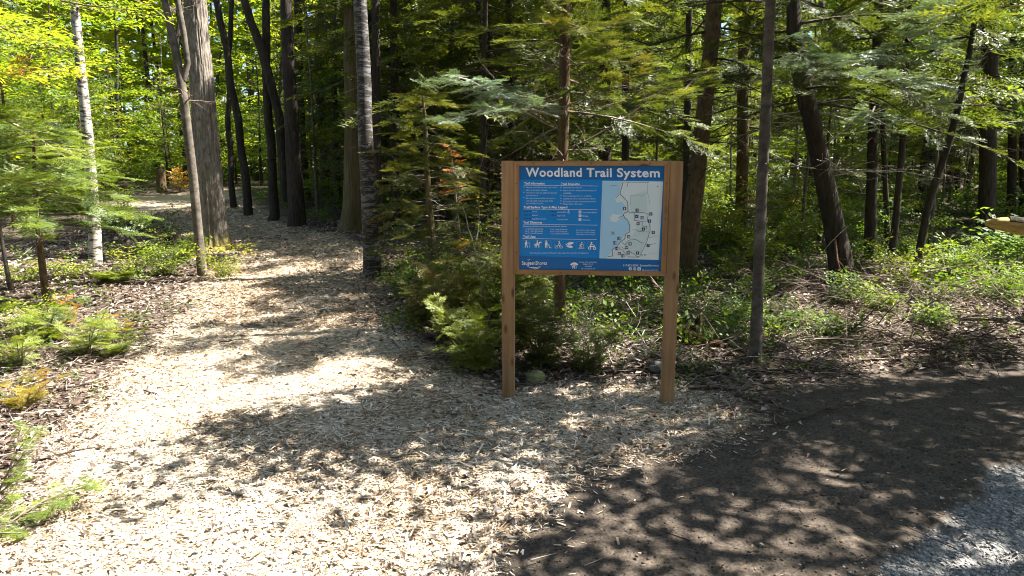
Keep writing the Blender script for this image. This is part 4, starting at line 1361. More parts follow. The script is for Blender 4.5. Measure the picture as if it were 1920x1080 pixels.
bough('hemlock_bough', 'dark green bough drooping right of the sign top', [W(1330, 130, 8.6), W(1300, 150, 8.0), W(1265, 190, 7.4), W(1255, 240, 7.2)],
      [.015, .012, .008, .003], M['twig'], M['fir'], HD, .26, 18, 306, R0=.55)
bough('cedar_bough', 'yellow green cedar bough hanging just above the sign board', [W(1060, 40, 7.6), W(1110, 60, 7), W(1160, 110, 6.6), W(1180, 170, 6.4)],
      [.015, .012, .008, .003], M['twig'], M['cedar'], HD, .24, 20, 307, R0=.5)
# yellow-green maple boughs over the top left corner
for k, (pts, lb) in enumerate((
        ([W(-260, 40, 6.6), W(-120, 30, 6.3), W(0, 50, 6.0), W(90, 90, 5.8)], 'bright yellow green leafy bough filling the top left corner'),
        ([W(-260, 150, 6.8), W(-100, 130, 6.4), W(20, 140, 6.2), W(110, 120, 6.2)], 'second yellow green leafy bough at left, under the corner bough'),
        ([W(-200, -60, 8), W(0, -20, 7.6), W(160, 10, 7.4), W(260, 20, 7.4)], 'yellow green leafy bough along the top edge beside the white birch'))):
    bough('leafy_bough', lb, pts, [.02, .016, .01, .004], M['twig'], M['maple'], PR['leafn'], .3, 34, 320 + k, R0=.55)
bough('leafy_bough', 'tiny orange tipped sprig hanging from the yellow green bough', [W(60, 100, 5.9), W(52, 125, 5.85), W(46, 145, 5.8)], [.004, .003, .002], M['twig'], M['rust'], PR['leafn'], .13, 6, 330, R0=.08)
bough('fir_bough', 'pale fir bough with bare white twigs low at the left edge', [W(-120, 200, 6.4), W(-10, 215, 6.2), W(60, 250, 6.0), W(130, 300, 5.9)],
      [.016, .012, .009, .004], M['twig_pale'], M['fir_bright'], HD, .24, 18, 331, R0=.45)
bough('fir_bough', 'green fir bough spreading under the pale one at the left edge', [W(-140, 330, 6.2), W(-20, 330, 6.0), W(60, 345, 5.9), W(120, 350, 5.9)],
      [.016, .012, .009, .004], M['twig'], M['fir_bright'], HD, .26, 14, 332, R0=.4)


# ---------------------------------------------------------------- shrubs and seedlings
def shrub_parts(h, rad, nst, protos, sl, seed, lean=.5, dens=1.0, droop=.1, slope=.35, tint=.5):
    r = np.random.default_rng(seed); fo, br = MB(), MB()
    O, AZ, PI_, SC_, RN = [], [], [], [], []
    for i in range(nst):
        az = i * 2.4 + r.uniform(-.4, .4); hh = h * r.uniform(.6, 1.1); rr = rad * r.uniform(.3, 1) * lean * 2
        s = np.linspace(0, 1, 6)
        q = np.stack([np.cos(az) * rr * s ** 1.4 + r.normal(0, .01, 6), np.sin(az) * rr * s ** 1.4 + r.normal(0, .01, 6), hh * s - .03], 1)
        q[0, :2] *= .2
        br.sticks(q[:-1], q[1:], .006 * (1.1 - s[:-1]), .006 * (1.1 - s[1:]), rnd=np.full(5, .4))
        m = max(4, int(hh / sl * 3.0 * dens))
        for t in r.uniform(.12, 1, m):
            p_ = np.array([np.interp(t, s, q[:, k]) for k in range(3)])
            O.append(p_); AZ.append(r.uniform(0, 6.28) if r.uniform() < .6 else az + r.normal(0, .5)); PI_.append(slope + r.normal(0, .25) - droop * t); SC_.append(sl * r.uniform(.6, 1.2)); RN.append(tint + .3 * (t - .5) + r.normal(0, .1))
    place(fo, protos, O, AZ, PI_, r.normal(0, .3, len(O)), SC_, np.clip(RN, 0, 1), seed + 5)
    return fo, br


def shrub(kind, label, cat, loc, mat, group=None, bmat=None, **kw):
    root = empty(kind, tuple(loc), label, cat, group)
    fo, br = shrub_parts(**kw)
    fo.build('foliage', mat, root); br.build('stems', bmat or M['twig'], root)
    return root


def gp(px, py): return G(px, py)


shrub('fir_seedling', 'bright green fir seedling clump at the left edge where the path begins', 'seedling', gp(40, 690), M['fir_bright'], h=.48, rad=.4, nst=13, protos=HD, sl=.15, seed=401, dens=.75, tint=.75)
shrub('fir_seedling', 'yellow green fir seedling clump right of the one at the left edge', 'seedling', gp(165, 668), M['fir_bright'], h=.42, rad=.36, nst=13, protos=HD, sl=.14, seed=402, dens=.75, tint=.7)
shrub('fir_seedling', 'small green seedling near the thin fir stem on the left', 'seedling', gp(90, 640), M['fir_bright'], h=.45, rad=.4, nst=10, protos=HD, sl=.22, seed=403, dens=1.0, tint=.6)
shrub('cedar_seedling', 'rusty orange low cedar sprays at the left edge above the pale chips', 'seedling', gp(45, 765), M['gold'], h=.24, rad=.34, nst=13, protos=HD, sl=.12, seed=404, dens=.8, tint=.3, slope=.6)
shrub('cedar_seedling', 'orange tinted sprig standing above the green seedlings on the left', 'seedling', gp(126, 610), M['gold'], h=.34, rad=.1, nst=4, protos=HD, sl=.13, seed=405, tint=.6)
shrub('cedar_seedling', 'thin orange tipped sprig where the left bank meets the path', 'seedling', gp(222, 640), M['gold'], h=.36, rad=.16, nst=4, protos=HD, sl=.13, seed=406, tint=.4)
shrub('fir_seedling', 'low green seedling nearest the path on the left bank', 'seedling', gp(215, 668), M['fir_bright'], h=.3, rad=.25, nst=10, protos=HD, sl=.15, seed=407, tint=.8)
shrub('leafy_shrub', 'low leafy yellow green growth behind the seedling clump on the left bank', 'shrub', gp(60, 625), M['shrub'], h=.4, rad=.4, nst=14, protos=PR['leafn'], sl=.18, seed=408, tint=.7)
shrub('cedar_seedling', 'tall yellow green cedar seedling between the young cedar and the left post', 'seedling', gp(850, 640), M['cedar'], h=.95, rad=.38, nst=13, protos=HD, sl=.22, seed=409, dens=1.0, tint=.7)
shrub('cedar_seedling', 'cedar seedling at the trail edge in front of the young cedar', 'seedling', gp(795, 615), M['cedar'], h=.6, rad=.35, nst=12, protos=HD, sl=.18, seed=412, dens=1.0, tint=.65)
shrub('cedar_seedling', 'dull green cedar seedling just right of the left sign post', 'seedling', gp(985, 650), M['cedar'], h=.95, rad=.32, nst=11, protos=HD, sl=.2, seed=413, dens=1.0, tint=.5)
shrub('leafy_shrub', 'tall airy leafy shrub behind the left sign post', 'shrub', gp(900, 610), M['shrub'], h=1.25, rad=.45, nst=12, protos=PR['leafn'], sl=.2, seed=414, dens=.9, tint=.5)
# fir sapling close to the camera at the bottom left
gl = gp(-60, 1020)
bough('fir_sapling', 'upright fir sapling twig closest to the camera at the left edge', [np.array([gl[0], gl[1], gl[2]]), W(-20, 960, gl[1]), W(18, 880, gl[1] + .05), W(38, 810, gl[1] + .1)],
      [.006, .005, .004, .002], M['twig'], M['fir_bright'], HD, .08, 16, 410, R0=.1)['category'] = 'sapling'
bough('fir_sapling', 'low spreading fir sapling branch lying over the chips at the lower left', [np.array([gl[0], gl[1], gl[2]]), W(10, 985, gl[1] + .1), W(80, 940, gl[1] + .2), W(165, 905, gl[1] + .35)],
      [.006, .005, .004, .002], M['twig'], M['fir_bright'], HD, .085, 13, 411, R0=.15)['category'] = 'sapling'
# around the sign
shrub('cedar_seedling', 'bushy green cedar seedling left of the left sign post', 'seedling', gp(880, 695), M['fir_bright'], h=.62, rad=.42, nst=15, protos=HD, sl=.2, seed=421, dens=1.1, tint=.8)  # bright needles and high tint stand in for sun on this shaded seedling
shrub('cedar_seedling', 'dark green cedar seedling directly behind the left sign post', 'seedling', gp(930, 650), M['cedar'], h=1.1, rad=.4, nst=11, protos=HD, sl=.24, seed=422, dens=1.0)
shrub('cedar_seedling', 'brown green cedar seedling framed between the two sign posts', 'seedling', gp(1010, 695), M['cedar'], h=.75, rad=.28, nst=12, protos=HD, sl=.2, seed=423, dens=1.1, tint=.45)
shrub('cedar_seedling', 'dark low cedar seedling right of the one framed by the posts', 'seedling', gp(1105, 690), M['fir_bright'], h=.42, rad=.3, nst=9, protos=HD, sl=.2, seed=424)
shrub('leafy_shrub', 'small leafy green shrub at the trail edge below the young cedar', 'shrub', gp(765, 560), M['green'], h=.55, rad=.45, nst=14, protos=PR['leafn'], sl=.24, seed=425, dens=1.2)
shrub('leafy_shrub', 'leafy green shrub on the left of the sign beneath the rusty cedar', 'shrub', gp(850, 590), M['green'], h=.6, rad=.5, nst=14, protos=PR['leafn'], sl=.24, seed=426, dens=1.1)
shrub('fern', 'tiny bright green fern beside the rotten stump', 'plant', gp(1317, 640), M['fir_bright'], h=.14, rad=.16, nst=7, protos=PR['fern'], sl=.16, seed=427, tint=.7)
shrub('leafy_shrub', 'low dark leafy plant just right of the right sign post', 'shrub', gp(1305, 700), M['green'], h=.25, rad=.22, nst=9, protos=PR['leafn'], sl=.15, seed=428, tint=.3)
shrub('leafy_shrub', 'leafy clump hugging the mossy foot of the largest trunk', 'shrub', gp(418, 520), M['shrub'], h=.45, rad=.35, nst=14, protos=PR['leafn'], sl=.2, seed=429, tint=.7)
shrub('orange_shrub', 'bright orange and yellow shrub beside the far wooden stump', 'shrub', gp(338, 360), M['gold'], h=.8, rad=.42, nst=11, protos=PR['leafd'], sl=.22, seed=430, dens=1.0, tint=.4)
for k, (px, py, h, rr, m, t, lb) in enumerate((
        (250, 520, .42, .6, 'shrub', .7, 'pale fern-like clump left of the slim grey stem'), (310, 515, .5, .55, 'shrub', .6, 'green leafy clump at the foot of the slim grey stem'),
        (340, 490, .5, .5, 'shrub', .5, 'leafy clump behind the slim grey stem'), (210, 530, .18, .4, 'fir_bright', .8, 'sunny low sprays below the white birch'),
        (130, 520, .18, .35, 'shrub', .6, 'pale sprays between the fir stem and the birch'), (40, 530, .3, .4, 'shrub', .6, 'leafy clump behind the fir stem at the left edge'),
        (215, 440, .9, .5, 'green', .55, 'tall leafy bush right of the white birch'), (215, 350, 1.0, 1.0, 'maple', .35, 'leafy bush at the far end of the path on its left'),
        (262, 352, .9, .9, 'green', .5, 'green bush left of the far wooden stump'), (420, 345, .7, .7, 'shrub', .5, 'low bush just right of the largest trunk far back'),
        (1350, 470, .9, .8, 'shrub', .75, 'sunny yellow green bush behind the slim grey trunk on its left'), (1330, 430, 1.2, .9, 'green', .7, 'tall sunlit bush behind the right sign post'),
        (1460, 450, 1.3, 1.0, 'shrub', .8, 'brightest yellow green bush right of the slim grey trunk'), (1420, 490, .7, .8, 'shrub', .7, 'low sunny bush behind the slim grey trunk'),
        (1500, 480, .9, .7, 'green', .7, 'sunlit bush left of the leaning black trunk'), (1610, 470, .9, .8, 'green', .5, 'leafy bush between the black trunks'),
        (1700, 480, .8, .8, 'green', .5, 'leafy bush at the foot of the slanting black trunk'), (1790, 520, .6, .8, 'green', .6, 'low leafy growth under the fallen log'),
        (1880, 560, .5, .7, 'green', .6, 'leafy growth at the right edge below the log'), (1650, 580, .3, .1, 'green', .75, 'pale green sprig alone on the shaded leaf litter'),
        (1745, 610, .2, .12, 'green', .6, 'small green plant in front of the slanting black trunk'), (1380, 600, .3, .35, 'green', .5, 'low green plant left of the slim grey trunk'),
        (1470, 610, .25, .35, 'green', .4, 'low green plant right of the slim grey trunk'), (1560, 630, .22, .25, 'green', .6, 'small plant on the sunny litter right of the slim grey trunk'),
        (1180, 530, .6, .8, 'green', .3, 'shaded bush seen under the sign board'), (980, 540, .7, .7, 'green', .35, 'shaded bush seen under the left half of the board'))):
    shrub('leafy_shrub', lb, 'shrub', gp(px, py), M[m], h=h, rad=rr * .8, nst=14, protos=PR['leafn'] if m != 'fir_bright' else HD, sl=.22 + .08 * (h > .8), seed=440 + k, dens=1.15, tint=t)

# ---------------------------------------------------------------- stumps, logs, stones, brush
def rough_lump(name, label, cat, loc, rx, ry, rz, mat, seed, sub=4, amp=.25, group=None):
    import bmesh
    bm = bmesh.new(); bmesh.ops.create_icosphere(bm, subdivisions=sub, radius=1)
    for v in bm.verts:
        c = v.co.copy()
        k = 1 + amp * (mnoise.noise(c * 1.7 + Vector((seed, 0, 0))) + .5 * mnoise.noise(c * 4 + Vector((0, seed, 0))))
        v.co = Vector((c.x * rx * k, c.y * ry * k, c.z * rz * k))
    me = bpy.data.meshes.new(name); bm.to_mesh(me); bm.free(); me.materials.append(mat)
    for p_ in me.polygons: p_.use_smooth = True
    return tag(link(name, me, None, tuple(loc)), label, cat, group)


nt = NT('mossy_stone'); f = nt.noise(nt.obj((9, 9, 9)), 1, 5, .65)
M['moss_rock'] = nt.pbr(nt.ramp(f, [(.35, (.12, .12, .09)), (.55, (.22, .22, .1)), (.7, (.3, .28, .12))]), .95, nt.bump(f, .7, .01), .1)
nt = NT('rotten_wood'); f = nt.noise(nt.obj((14, 14, 5)), 1, 6, .7)
M['rotten'] = nt.pbr(nt.ramp(f, [(.35, (.02, .012, .008)), (.5, (.08, .045, .024)), (.68, (.2, .11, .05))]), .95, nt.bump(f, 1, .03), .1)
nt = NT('broken_wood'); f = nt.noise(nt.obj((4, 30, 30)), 1, 5, .6)
M['sawn'] = nt.pbr(nt.ramp(f, [(.3, (.3, .2, .06)), (.65, (.5, .36, .13))]), .85, nt.bump(f, .6, .01), .15)
g = gp(1004, 715); rough_lump('mossy_stone', 'yellow green mossy stone on the ground between the sign posts', 'stone', g + np.array([0, 0, .03]), .085, .07, .055, M['moss_rock'], 3)
g = gp(1238, 697); rough_lump('stone', 'grey rounded stone half hidden behind the right sign post', 'stone', g + np.array([0, 0, .03]), .09, .07, .06, plain('grey_stone', (.16, .15, .14), .9), 5)

# rotten stump by the right post: a hollow, torn shell
g = gp(1288, 640)
root = empty('rotten_stump', tuple(g), 'rotten orange brown stump with a dark hollow behind the right sign post', 'stump')
b_ = MB()
r_ = np.random.default_rng(5); sides = 26
a_ = np.linspace(0, 2 * np.pi, sides, endpoint=False)
topz = .17 + .06 * np.sin(a_ * 2 + 1) + r_.uniform(-.05, .07, sides)
ring_ = []
for t_, rr_ in ((0, .2), (.3, .165), (.7, .15), (1, .145)): ring_.append(np.stack([np.cos(a_) * rr_ * (1 + .15 * np.sin(3 * a_)), np.sin(a_) * rr_ * .8, topz * t_ - (.05 if t_ == 0 else 0)], 1))
for t_, rr_ in ((.95, .11), (.2, .09)): ring_.append(np.stack([np.cos(a_) * rr_, np.sin(a_) * rr_ * .8, topz * t_], 1))
V = np.concatenate(ring_); i = np.arange(len(ring_) - 1)[:, None] * sides; j = np.arange(sides)[None]; j2 = (j + 1) % sides
b_.mesh(V, np.stack([i + j, i + j2, i + sides + j2, i + sides + j], -1).reshape(-1, 4)); b_.build('shell', M['rotten'], root)
b_ = MB(); b_.tube([(0, .02, -.03), (0, .02, .03)], [.13, .1], 14); b_.build('core', M['rotten'], root)
b_ = MB(); b_.tube([(.1, -.12, -.02), (.25, -.2, .03), (.38, -.22, -.01)], [.045, .03, .015], 9); b_.build('root', M['rotten'], root, smooth=True)

# far wooden stump and the small black one
def stump(label, loc, h, r0, mat, topmat, seed):
    root = empty('stump', tuple(loc), label, 'stump')
    b1 = MB(); z = np.linspace(-.1, h, 14); b1.tube(np.stack([0 * z, 0 * z, z], 1), r0 * (1 + .25 * np.exp(-np.clip(z, 0, 9) / .1)), 26, disp=ridges(1, .12, 2, seed), cap=False)
    b1.build('bark', mat, root, smooth=True)
    b2 = MB(); b2.tube([(0, 0, h - .05), (0, 0, h - .004)], r0 * .97, 26); b2.build('cut_top', topmat, root)


stump('tall dark brown stump beside the orange shrub at the far end of the path', gp(304, 361), .8, .15, M['bark_brown'], M['sawn'], 3)
stump('short black stump left of the largest trunk', gp(325, 462), .22, .14, M['bark_dark'], M['rotten'], 4)

# fallen log at the right, its broken pale end lifted off the ground on a stub
Dl = 7.6
la, lb_ = W(1848, 417, Dl), W(2080, 455, Dl - .3)
root = empty('fallen_log', tuple(la), 'fallen log with a pale yellow broken underside at the right edge', 'log')
pts = np.array([la + (lb_ - la) * t + np.array([0, 0, .02 * math.sin(6 * t)]) for t in np.linspace(0, 1, 18)]) - la
rad = np.interp(np.linspace(0, 1, 18), [0, .06, .2, 1], [.025, .055, .082, .1])
b_ = MB(); b_.tube(pts, rad, 22, disp=ridges(1, .2, 2, 8)); b_.build('wood', M['sawn'], root, smooth=True)
b_ = MB(); up = pts.copy(); up[:, 2] += .016; b_.tube(up[3:], rad[3:] * .93, 20, disp=ridges(1, .25, 2, 9)); b_.build('bark', M['bark_dark'], root, smooth=True)
e_ = pts[-1]; gb = float(gz(lb_[0], lb_[1])) - la[2]
b_ = MB(); b_.tube([e_ + np.array([.02, .05, -.02]), (e_[0] + .1, e_[1] + .1, (e_[2] + gb) / 2), (e_[0] + .15, e_[1] + .15, gb - .1)], [.07, .08, .12], 14, disp=ridges(1, .15, 2, 10)); b_.build('prop_stub', M['bark_dark'], root, smooth=True)


M['redtwig'] = bark('reddish_dead_bark', (.12, .06, .035), (.26, .15, .09), 40, 20, .3)


def stick(label, pts, r0, mat, seed, group=None, forks=2, name='fallen_branch'):
    pts = np.asarray(pts, float); o = pts[0].copy(); q = pts - o
    r = np.random.default_rng(seed)
    t = np.linspace(0, 1, 9); L = np.linspace(0, 1, len(q))
    q = np.stack([np.interp(t, L, q[:, k]) for k in range(3)], 1)
    q[1:-1] += r.normal(0, .012, (7, 3)) * max(.3, np.linalg.norm(q[-1]) * .6)
    b_ = MB(); b_.tube(q, r0 * (1.1 - .75 * t), 7)
    for k in range(forks):
        i = r.integers(2, 7); d = q[i + 1] - q[i]; d /= np.linalg.norm(d)
        e = d + r.normal(0, .5, 3) * np.array([1, 1, .4]); e /= np.linalg.norm(e); l = np.linalg.norm(q[-1]) * r.uniform(.15, .4)
        b_.tube([q[i], q[i] + e * l * .5, q[i] + (e + r.normal(0, .15, 3)) * l], [r0 * .55, r0 * .4, r0 * .15], 5)
    o_ = b_.build(name, mat, None, tuple(o), smooth=True)
    return tag(o_, label, 'branch', group)


def gpz(px, py, dz_=.015): p_ = G(px, py); p_[2] += dz_; return p_


stick('curved reddish dead branch arching from the leaning black trunk to the ground', [W(1566, 450, 9.0), W(1572, 500, 8.6), W(1584, 545, 8.1), gpz(1614, 590)], .014, M['redtwig'], 61, forks=1)
stick('long thin dead stem rising beside the rusty cedar left of the sign', [gpz(912, 535), W(900, 490, 7.9), W(880, 440, 7.9), W(868, 390, 7.9)], .012, M['twig_pale'], 62)
for k, (a0, a1, r0, m, lb) in enumerate((
        ((1235, 712), (1560, 695), .016, 'twig_dark', 'long brown branch lying along the edge of the dirt verge'), ((1290, 730), (1420, 735), .012, 'twig', 'short branch on the litter right of the right sign post'),
        ((1385, 640), (1545, 668), .014, 'twig', 'pale branch on the sunny litter right of the slim grey trunk'), ((1550, 668), (1690, 640), .013, 'twig_dark', 'dark branch sloping up to the right across the sunny litter'),
        ((1580, 690), (1780, 650), .012, 'twig_dark', 'thin dark branch farther right on the litter'), ((1345, 672), (1410, 650), .01, 'twig', 'forked stick left of the slim grey trunk foot'),
        ((1430, 575), (1470, 550), .009, 'twig_pale', 'pale stick poking up behind the slim grey trunk'), ((1440, 600), (1530, 575), .01, 'twig_pale', 'bleached stick on shaded litter in the right woods'),
        ((1460, 800), (1620, 762), .009, 'twig_dark', 'dark stick lying on the bare dirt'), ((1190, 655), (1270, 690), .011, 'twig_pale', 'pale forked stick beside the right sign post'),
        ((1120, 600), (1150, 690), .008, 'twig_pale', 'thin pale stick leaning between the sign posts'), ((1060, 600), (1090, 640), .008, 'twig_pale', 'pale twig in front of the fir trunk under the sign'),
        ((1150, 545), (1240, 570), .016, 'twig_pale', 'bleached root-like branch in the sun patch under the sign'), ((830, 540), (880, 572), .01, 'twig_pale', 'pale curved stick left of the left sign post'),
        ((60, 745), (190, 722), .012, 'twig_dark', 'dark stick on the pale chips near the orange sprays'), ((60, 872), (180, 848), .009, 'twig_dark', 'thin dark curved twig on the chips at lower left'),
        ((170, 720), (262, 690), .008, 'twig', 'thin twig on the left side of the pale path'), ((410, 645), (480, 640), .006, 'twig_dark', 'small dark twig in the middle of the sunny path'),
        ((370, 1025), (500, 990), .009, 'twig_pale', 'pale splintered stick on the chips at the bottom'), ((270, 735), (300, 750), .006, 'twig_dark', 'tiny dark twig on the sunny path'),
        ((735, 640), (775, 690), .006, 'twig', 'thin twig where the chips meet the leaf litter'), ((1600, 590), (1700, 560), .012, 'twig_dark', 'dark branch under the slanting trunk'),
        ((560, 300), (640, 290), .02, 'twig_pale', 'pale fallen branch deep in the woods beyond the trail'), ((10, 500), (90, 480), .016, 'twig_pale', 'pale branch on the sunny litter at the left edge'),
        ((1690, 520), (1600, 470), .012, 'twig_pale', 'grey branch leaning in the shaded right woods'), ((1700, 700), (1850, 655), .011, 'twig_dark', 'dark branch on the verge edge at right'),
        ((700, 830), (760, 832), .007, 'twig_pale', 'pale stick in the shaded chips before the sign'))):
    p0, p1 = gpz(*a0), gpz(*a1, .03)
    mid = (p0 + p1) / 2; mid[2] = float(gz(mid[0], mid[1])) + .03
    stick(lb, [p0, mid, p1], r0, M[m], 500 + k, forks=1 + k % 3)

# tangled brush pile of dead branches in the right woods and behind the sign
def brush(label, loc, rad, h, n, mat, seed, L=.9):
    r = np.random.default_rng(seed); b_ = MB(); A, B, RA = [], [], []
    for i in range(n):
        a = r.uniform(0, 6.28); rr = rad * r.uniform(0, 1) ** .6; p_ = np.array([math.cos(a) * rr, math.sin(a) * rr * .7, r.uniform(0, h)])
        d = np.array([r.normal(), r.normal(), r.normal(0, .35)]); d /= np.linalg.norm(d); l = L * r.uniform(.3, 1); w = r.uniform(.003, .009)
        gzl = float(gz(loc[0] + p_[0], loc[1] + p_[1])) - loc[2]; p_[2] = max(p_[2] + gzl, gzl + .01)
        for k in range(4):
            d = d + r.normal(0, .15, 3); d[2] -= .04; d /= np.linalg.norm(d); q_ = p_ + d * l / 4
            q_[2] = max(q_[2], float(gz(loc[0] + q_[0], loc[1] + q_[1])) - loc[2] + .008)
            A.append(p_); B.append(q_); RA.append(w * (1 - k * .2))
            if r.uniform() < .5:
                e = d + r.normal(0, .6, 3); A.append(q_); B.append(q_ + e * l * .15); RA.append(w * .4)
            p_ = q_
    b_.sticks(A, B, np.array(RA), np.array(RA) * .7, rnd=r.uniform(0, 1, len(A)))
    o_ = b_.build('brush_pile', mat, None, tuple(loc)); tag(o_, label, 'branches', None, 'stuff')


brush('tangle of dead branches under the right woods', gp(1690, 570), 1.1, .4, 70, M['twig'], 71)
brush('tangle of pale dead twigs behind the right sign post', gp(1250, 600), .9, .3, 60, M['twig'], 72)
brush('low brush at the foot of the slim grey trunk', gp(1420, 660), .9, .12, 60, M['twig'], 73, .7)
brush('dead twigs on the ground between the sign posts', gp(1120, 660), .7, .2, 50, M['twig_pale'], 74, .6)
brush('twiggy debris lying along the verge under the leaning trunk', gp(1560, 640), .9, .14, 80, M['twig'], 76, .8)
brush('dark twiggy debris at the right edge of the verge', gp(1780, 650), 1.0, .2, 80, M['twig_dark'], 77, .9)
brush('bleached twigs hanging over the undergrowth right of the slim trunk', gp(1500, 560), .9, .35, 60, M['twig'], 78, .9)
brush('dead twigs in the far right undergrowth', gp(1820, 580), 1.2, .4, 60, M['twig'], 75)

# ---------------------------------------------------------------- overhanging trees right of the frame: they shade the sign and the verge
def side_tree(kind, label, x, y, top, r0, mat, crowns, seed):
    z = float(gz(x, y)); root = empty(kind, (x, y, z), label, 'tree')
    h = np.linspace(-.2, top, 24); P_ = np.stack([.15 * np.sin(h * .4 + seed), .1 * np.cos(h * .5), h], 1)
    b_ = MB(); b_.tube(P_, r0 * (1 - .75 * np.clip(h / top, 0, 1)), 18, disp=ridges(1, .1, 2, seed, .3)); b_.build('trunk', mat, root, smooth=True)
    for kw in crowns:
        kw = dict(kw); m = kw.pop('mat', M['fir']); z0, z1 = kw.pop('z')
        fo, br = crown(P_, z0, z1, seed=seed, **kw); fo.build('foliage', m, root); br.build('branches', M['twig_dark'], root)
    return root


left = lambda c, w: (lambda r: math.pi + c + r.uniform(-w, w))
side_tree('hemlock_tree', 'hemlock just outside the right edge, its boughs shading the dirt verge', 5.5, 5.3, 7, .15, M['bark_dark'],
          [dict(z=(3.1, 6.8), Rf=hem(2.2, .2), nb=42, protos=MD, sl=.52, slope=-.05, droop=.1, dens=.85)], 81)
side_tree('hemlock_tree', 'second hemlock outside the right edge behind the verge', 8.0, 6.2, 9, .17, M['bark_dark'],
          [dict(z=(2.6, 9), Rf=hem(2.4, .3), nb=56, protos=LD, sl=.5, slope=-.05, droop=.12, dens=.9)], 83)
side_tree('maple_tree', 'maple outside the right edge shading the gravel road', 5.4, 3.4, 6.6, .16, M['bark_grey'],
          [dict(z=(3.0, 6.4), Rf=dome(2.1), nb=40, protos=PR['leafd'], sl=.47, slope=.12, droop=.1, dens=1.15, mat=M['green'], limb=.014)], 82)
side_tree('maple_tree', 'maple outside the lower right edge beyond the road corner', 8.8, 3.2, 9, .17, M['bark_grey'],
          [dict(z=(3.2, 9), Rf=dome(2.5), nb=44, protos=PR['leafd'], sl=.5, slope=.15, droop=.1, dens=.9, mat=M['green'])], 84)
# ---------------------------------------------------------------- the woods behind: prototypes, then copies
def proto(kind, top, r0, mat, parts, deads=(), seed=1):
    root = bpy.data.objects.new(kind, None); root.empty_display_size = .2
    r = np.random.default_rng(seed)
    h = np.linspace(-.3, top, 16); P_ = np.stack([.25 * (vnoise(h * .35, h * 0, 0, seed) - .5) * np.clip(h, 0, 99) * .3, .2 * (vnoise(h * .35, h * 0 + 5, 0, seed) - .5) * np.clip(h, 0, 99) * .3, h], 1)
    P_ -= np.array([np.interp(0, h, P_[:, 0]), np.interp(0, h, P_[:, 1]), 0])
    kids = []
    b_ = MB(); b_.tube(P_, r0 * (1.05 - .85 * np.clip(h / top, 0, 1)), 10, disp=ridges(1, .1, 2, seed, .25)); kids.append(('trunk', b_.data('trunk', mat, True)))
    for kw in parts:
        kw = dict(kw); m = kw.pop('mat'); z0, z1 = kw.pop('z'); sd_ = kw.pop('sd', seed)
        fo, br = crown(P_, z0, z1, seed=sd_, **kw); kids.append(('foliage', fo.data('foliage', m))); kids.append(('branches', br.data('branches', M['twig_dark'])))
    for kw in deads:
        kw = dict(kw); m = kw.pop('mat', M['twig']); z0, z1 = kw.pop('z')
        kids.append(('dead_branches', dead_twigs(P_, z0, z1, seed=seed, **kw).data('dead_branches', m)))
    return kids


GR = {
    'hem': ('hemlock_tree', 'dark green hemlock with drooping boughs, back in the woods', 'hemlocks back in the woods'),
    'fir': ('fir_tree', 'young green fir growing back in the understorey', 'young firs in the understorey'),
    'und': ('maple_tree', 'slender understorey maple in bright yellow green leaf back in the woods', 'understorey maples back in the woods'),
    'grn': ('maple_tree', 'slender understorey tree with mid green leaves back in the woods', 'green understorey trees back in the woods'),
    'tall': ('maple_tree', 'tall bare dark trunk with its leaves high above, back in the woods', 'tall bare trunks back in the woods'),
    'pole': ('dead_tree', 'thin dead grey pole of a tree with bare snapped twigs back in the woods', 'thin dead poles back in the woods'),
    'bush': ('leafy_bush', 'leafy green bush on the floor of the woods further back', 'bushes further back in the woods'),
}
ld = PR['leafd']; lf = PR['leaff']
PROTO = {
    'hem': [proto('hemlock_tree', 10, .13, M['bark_dark'], [dict(z=(1.7, 10), Rf=hem(2.1, .15), nb=80, protos=MD, sl=.62, slope=-.08, droop=.2, dens=.7, mat=M['fir'], limb=.01)],
                  [dict(z=(.6, 2.6), L0=1.1, nb=14, sub=4)], 601 + k) for k in range(2)],
    'fir': [proto('fir_tree', h, .035, M['bark_brown'], [dict(z=(.25, h), Rf=cone(h * .34, .9, .06), nb=44, protos=MD, sl=.36, slope=.06, droop=.12, dens=.75, mat=M['fir_bright'], limb=.007)], (), 611 + k) for k, h in enumerate((2.4, 4.2))],
    'und': [proto('maple_tree', h, .05, M['bark_dark'], [dict(z=(.9, h), Rf=dome(h * .38), nb=34, protos=ld, sl=.52, slope=.2, droop=.15, dens=1.0, mat=M['maple'], limb=.008, flat=.3)], (), 621 + k) for k, h in enumerate((4.5, 6.5, 8.5))],
    'grn': [proto('maple_tree', h, .05, M['bark_dark'], [dict(z=(.8, h), Rf=dome(h * .36), nb=34, protos=ld, sl=.5, slope=.2, droop=.15, dens=1.0, mat=M['green'], limb=.008, flat=.35)], (), 631 + k) for k, h in enumerate((4.0, 6.5))],
    'tall': [proto('maple_tree', 14, r0, M['bark_dark'], [dict(z=(8, 14), Rf=dome(1.9), nb=20, protos=ld, sl=.6, slope=.3, droop=.1, dens=.6, mat=M['maple'], limb=.02)], [dict(z=(2, 7), L0=1.0, nb=8, sub=3)], 641 + k) for k, r0 in enumerate((.1, .16))],
    'pole': [proto('dead_tree', 6.5, .04, M['bark_grey'], [], [dict(z=(.8, 6.3), L0=.9, nb=26, sub=4, slope=.1, mat=M['twig'])], 651)],
}
bush_kids = []
for k in range(3):
    fo, br = shrub_parts(h=.9, rad=.7, nst=13, protos=ld, sl=.34, seed=661 + k, dens=1.0, tint=.5)
    bush_kids.append([('foliage', fo.data('foliage', M['green'] if k != 1 else M['shrub'])), ('stems', br.data('stems', M['twig']))])
PROTO['bush'] = bush_kids


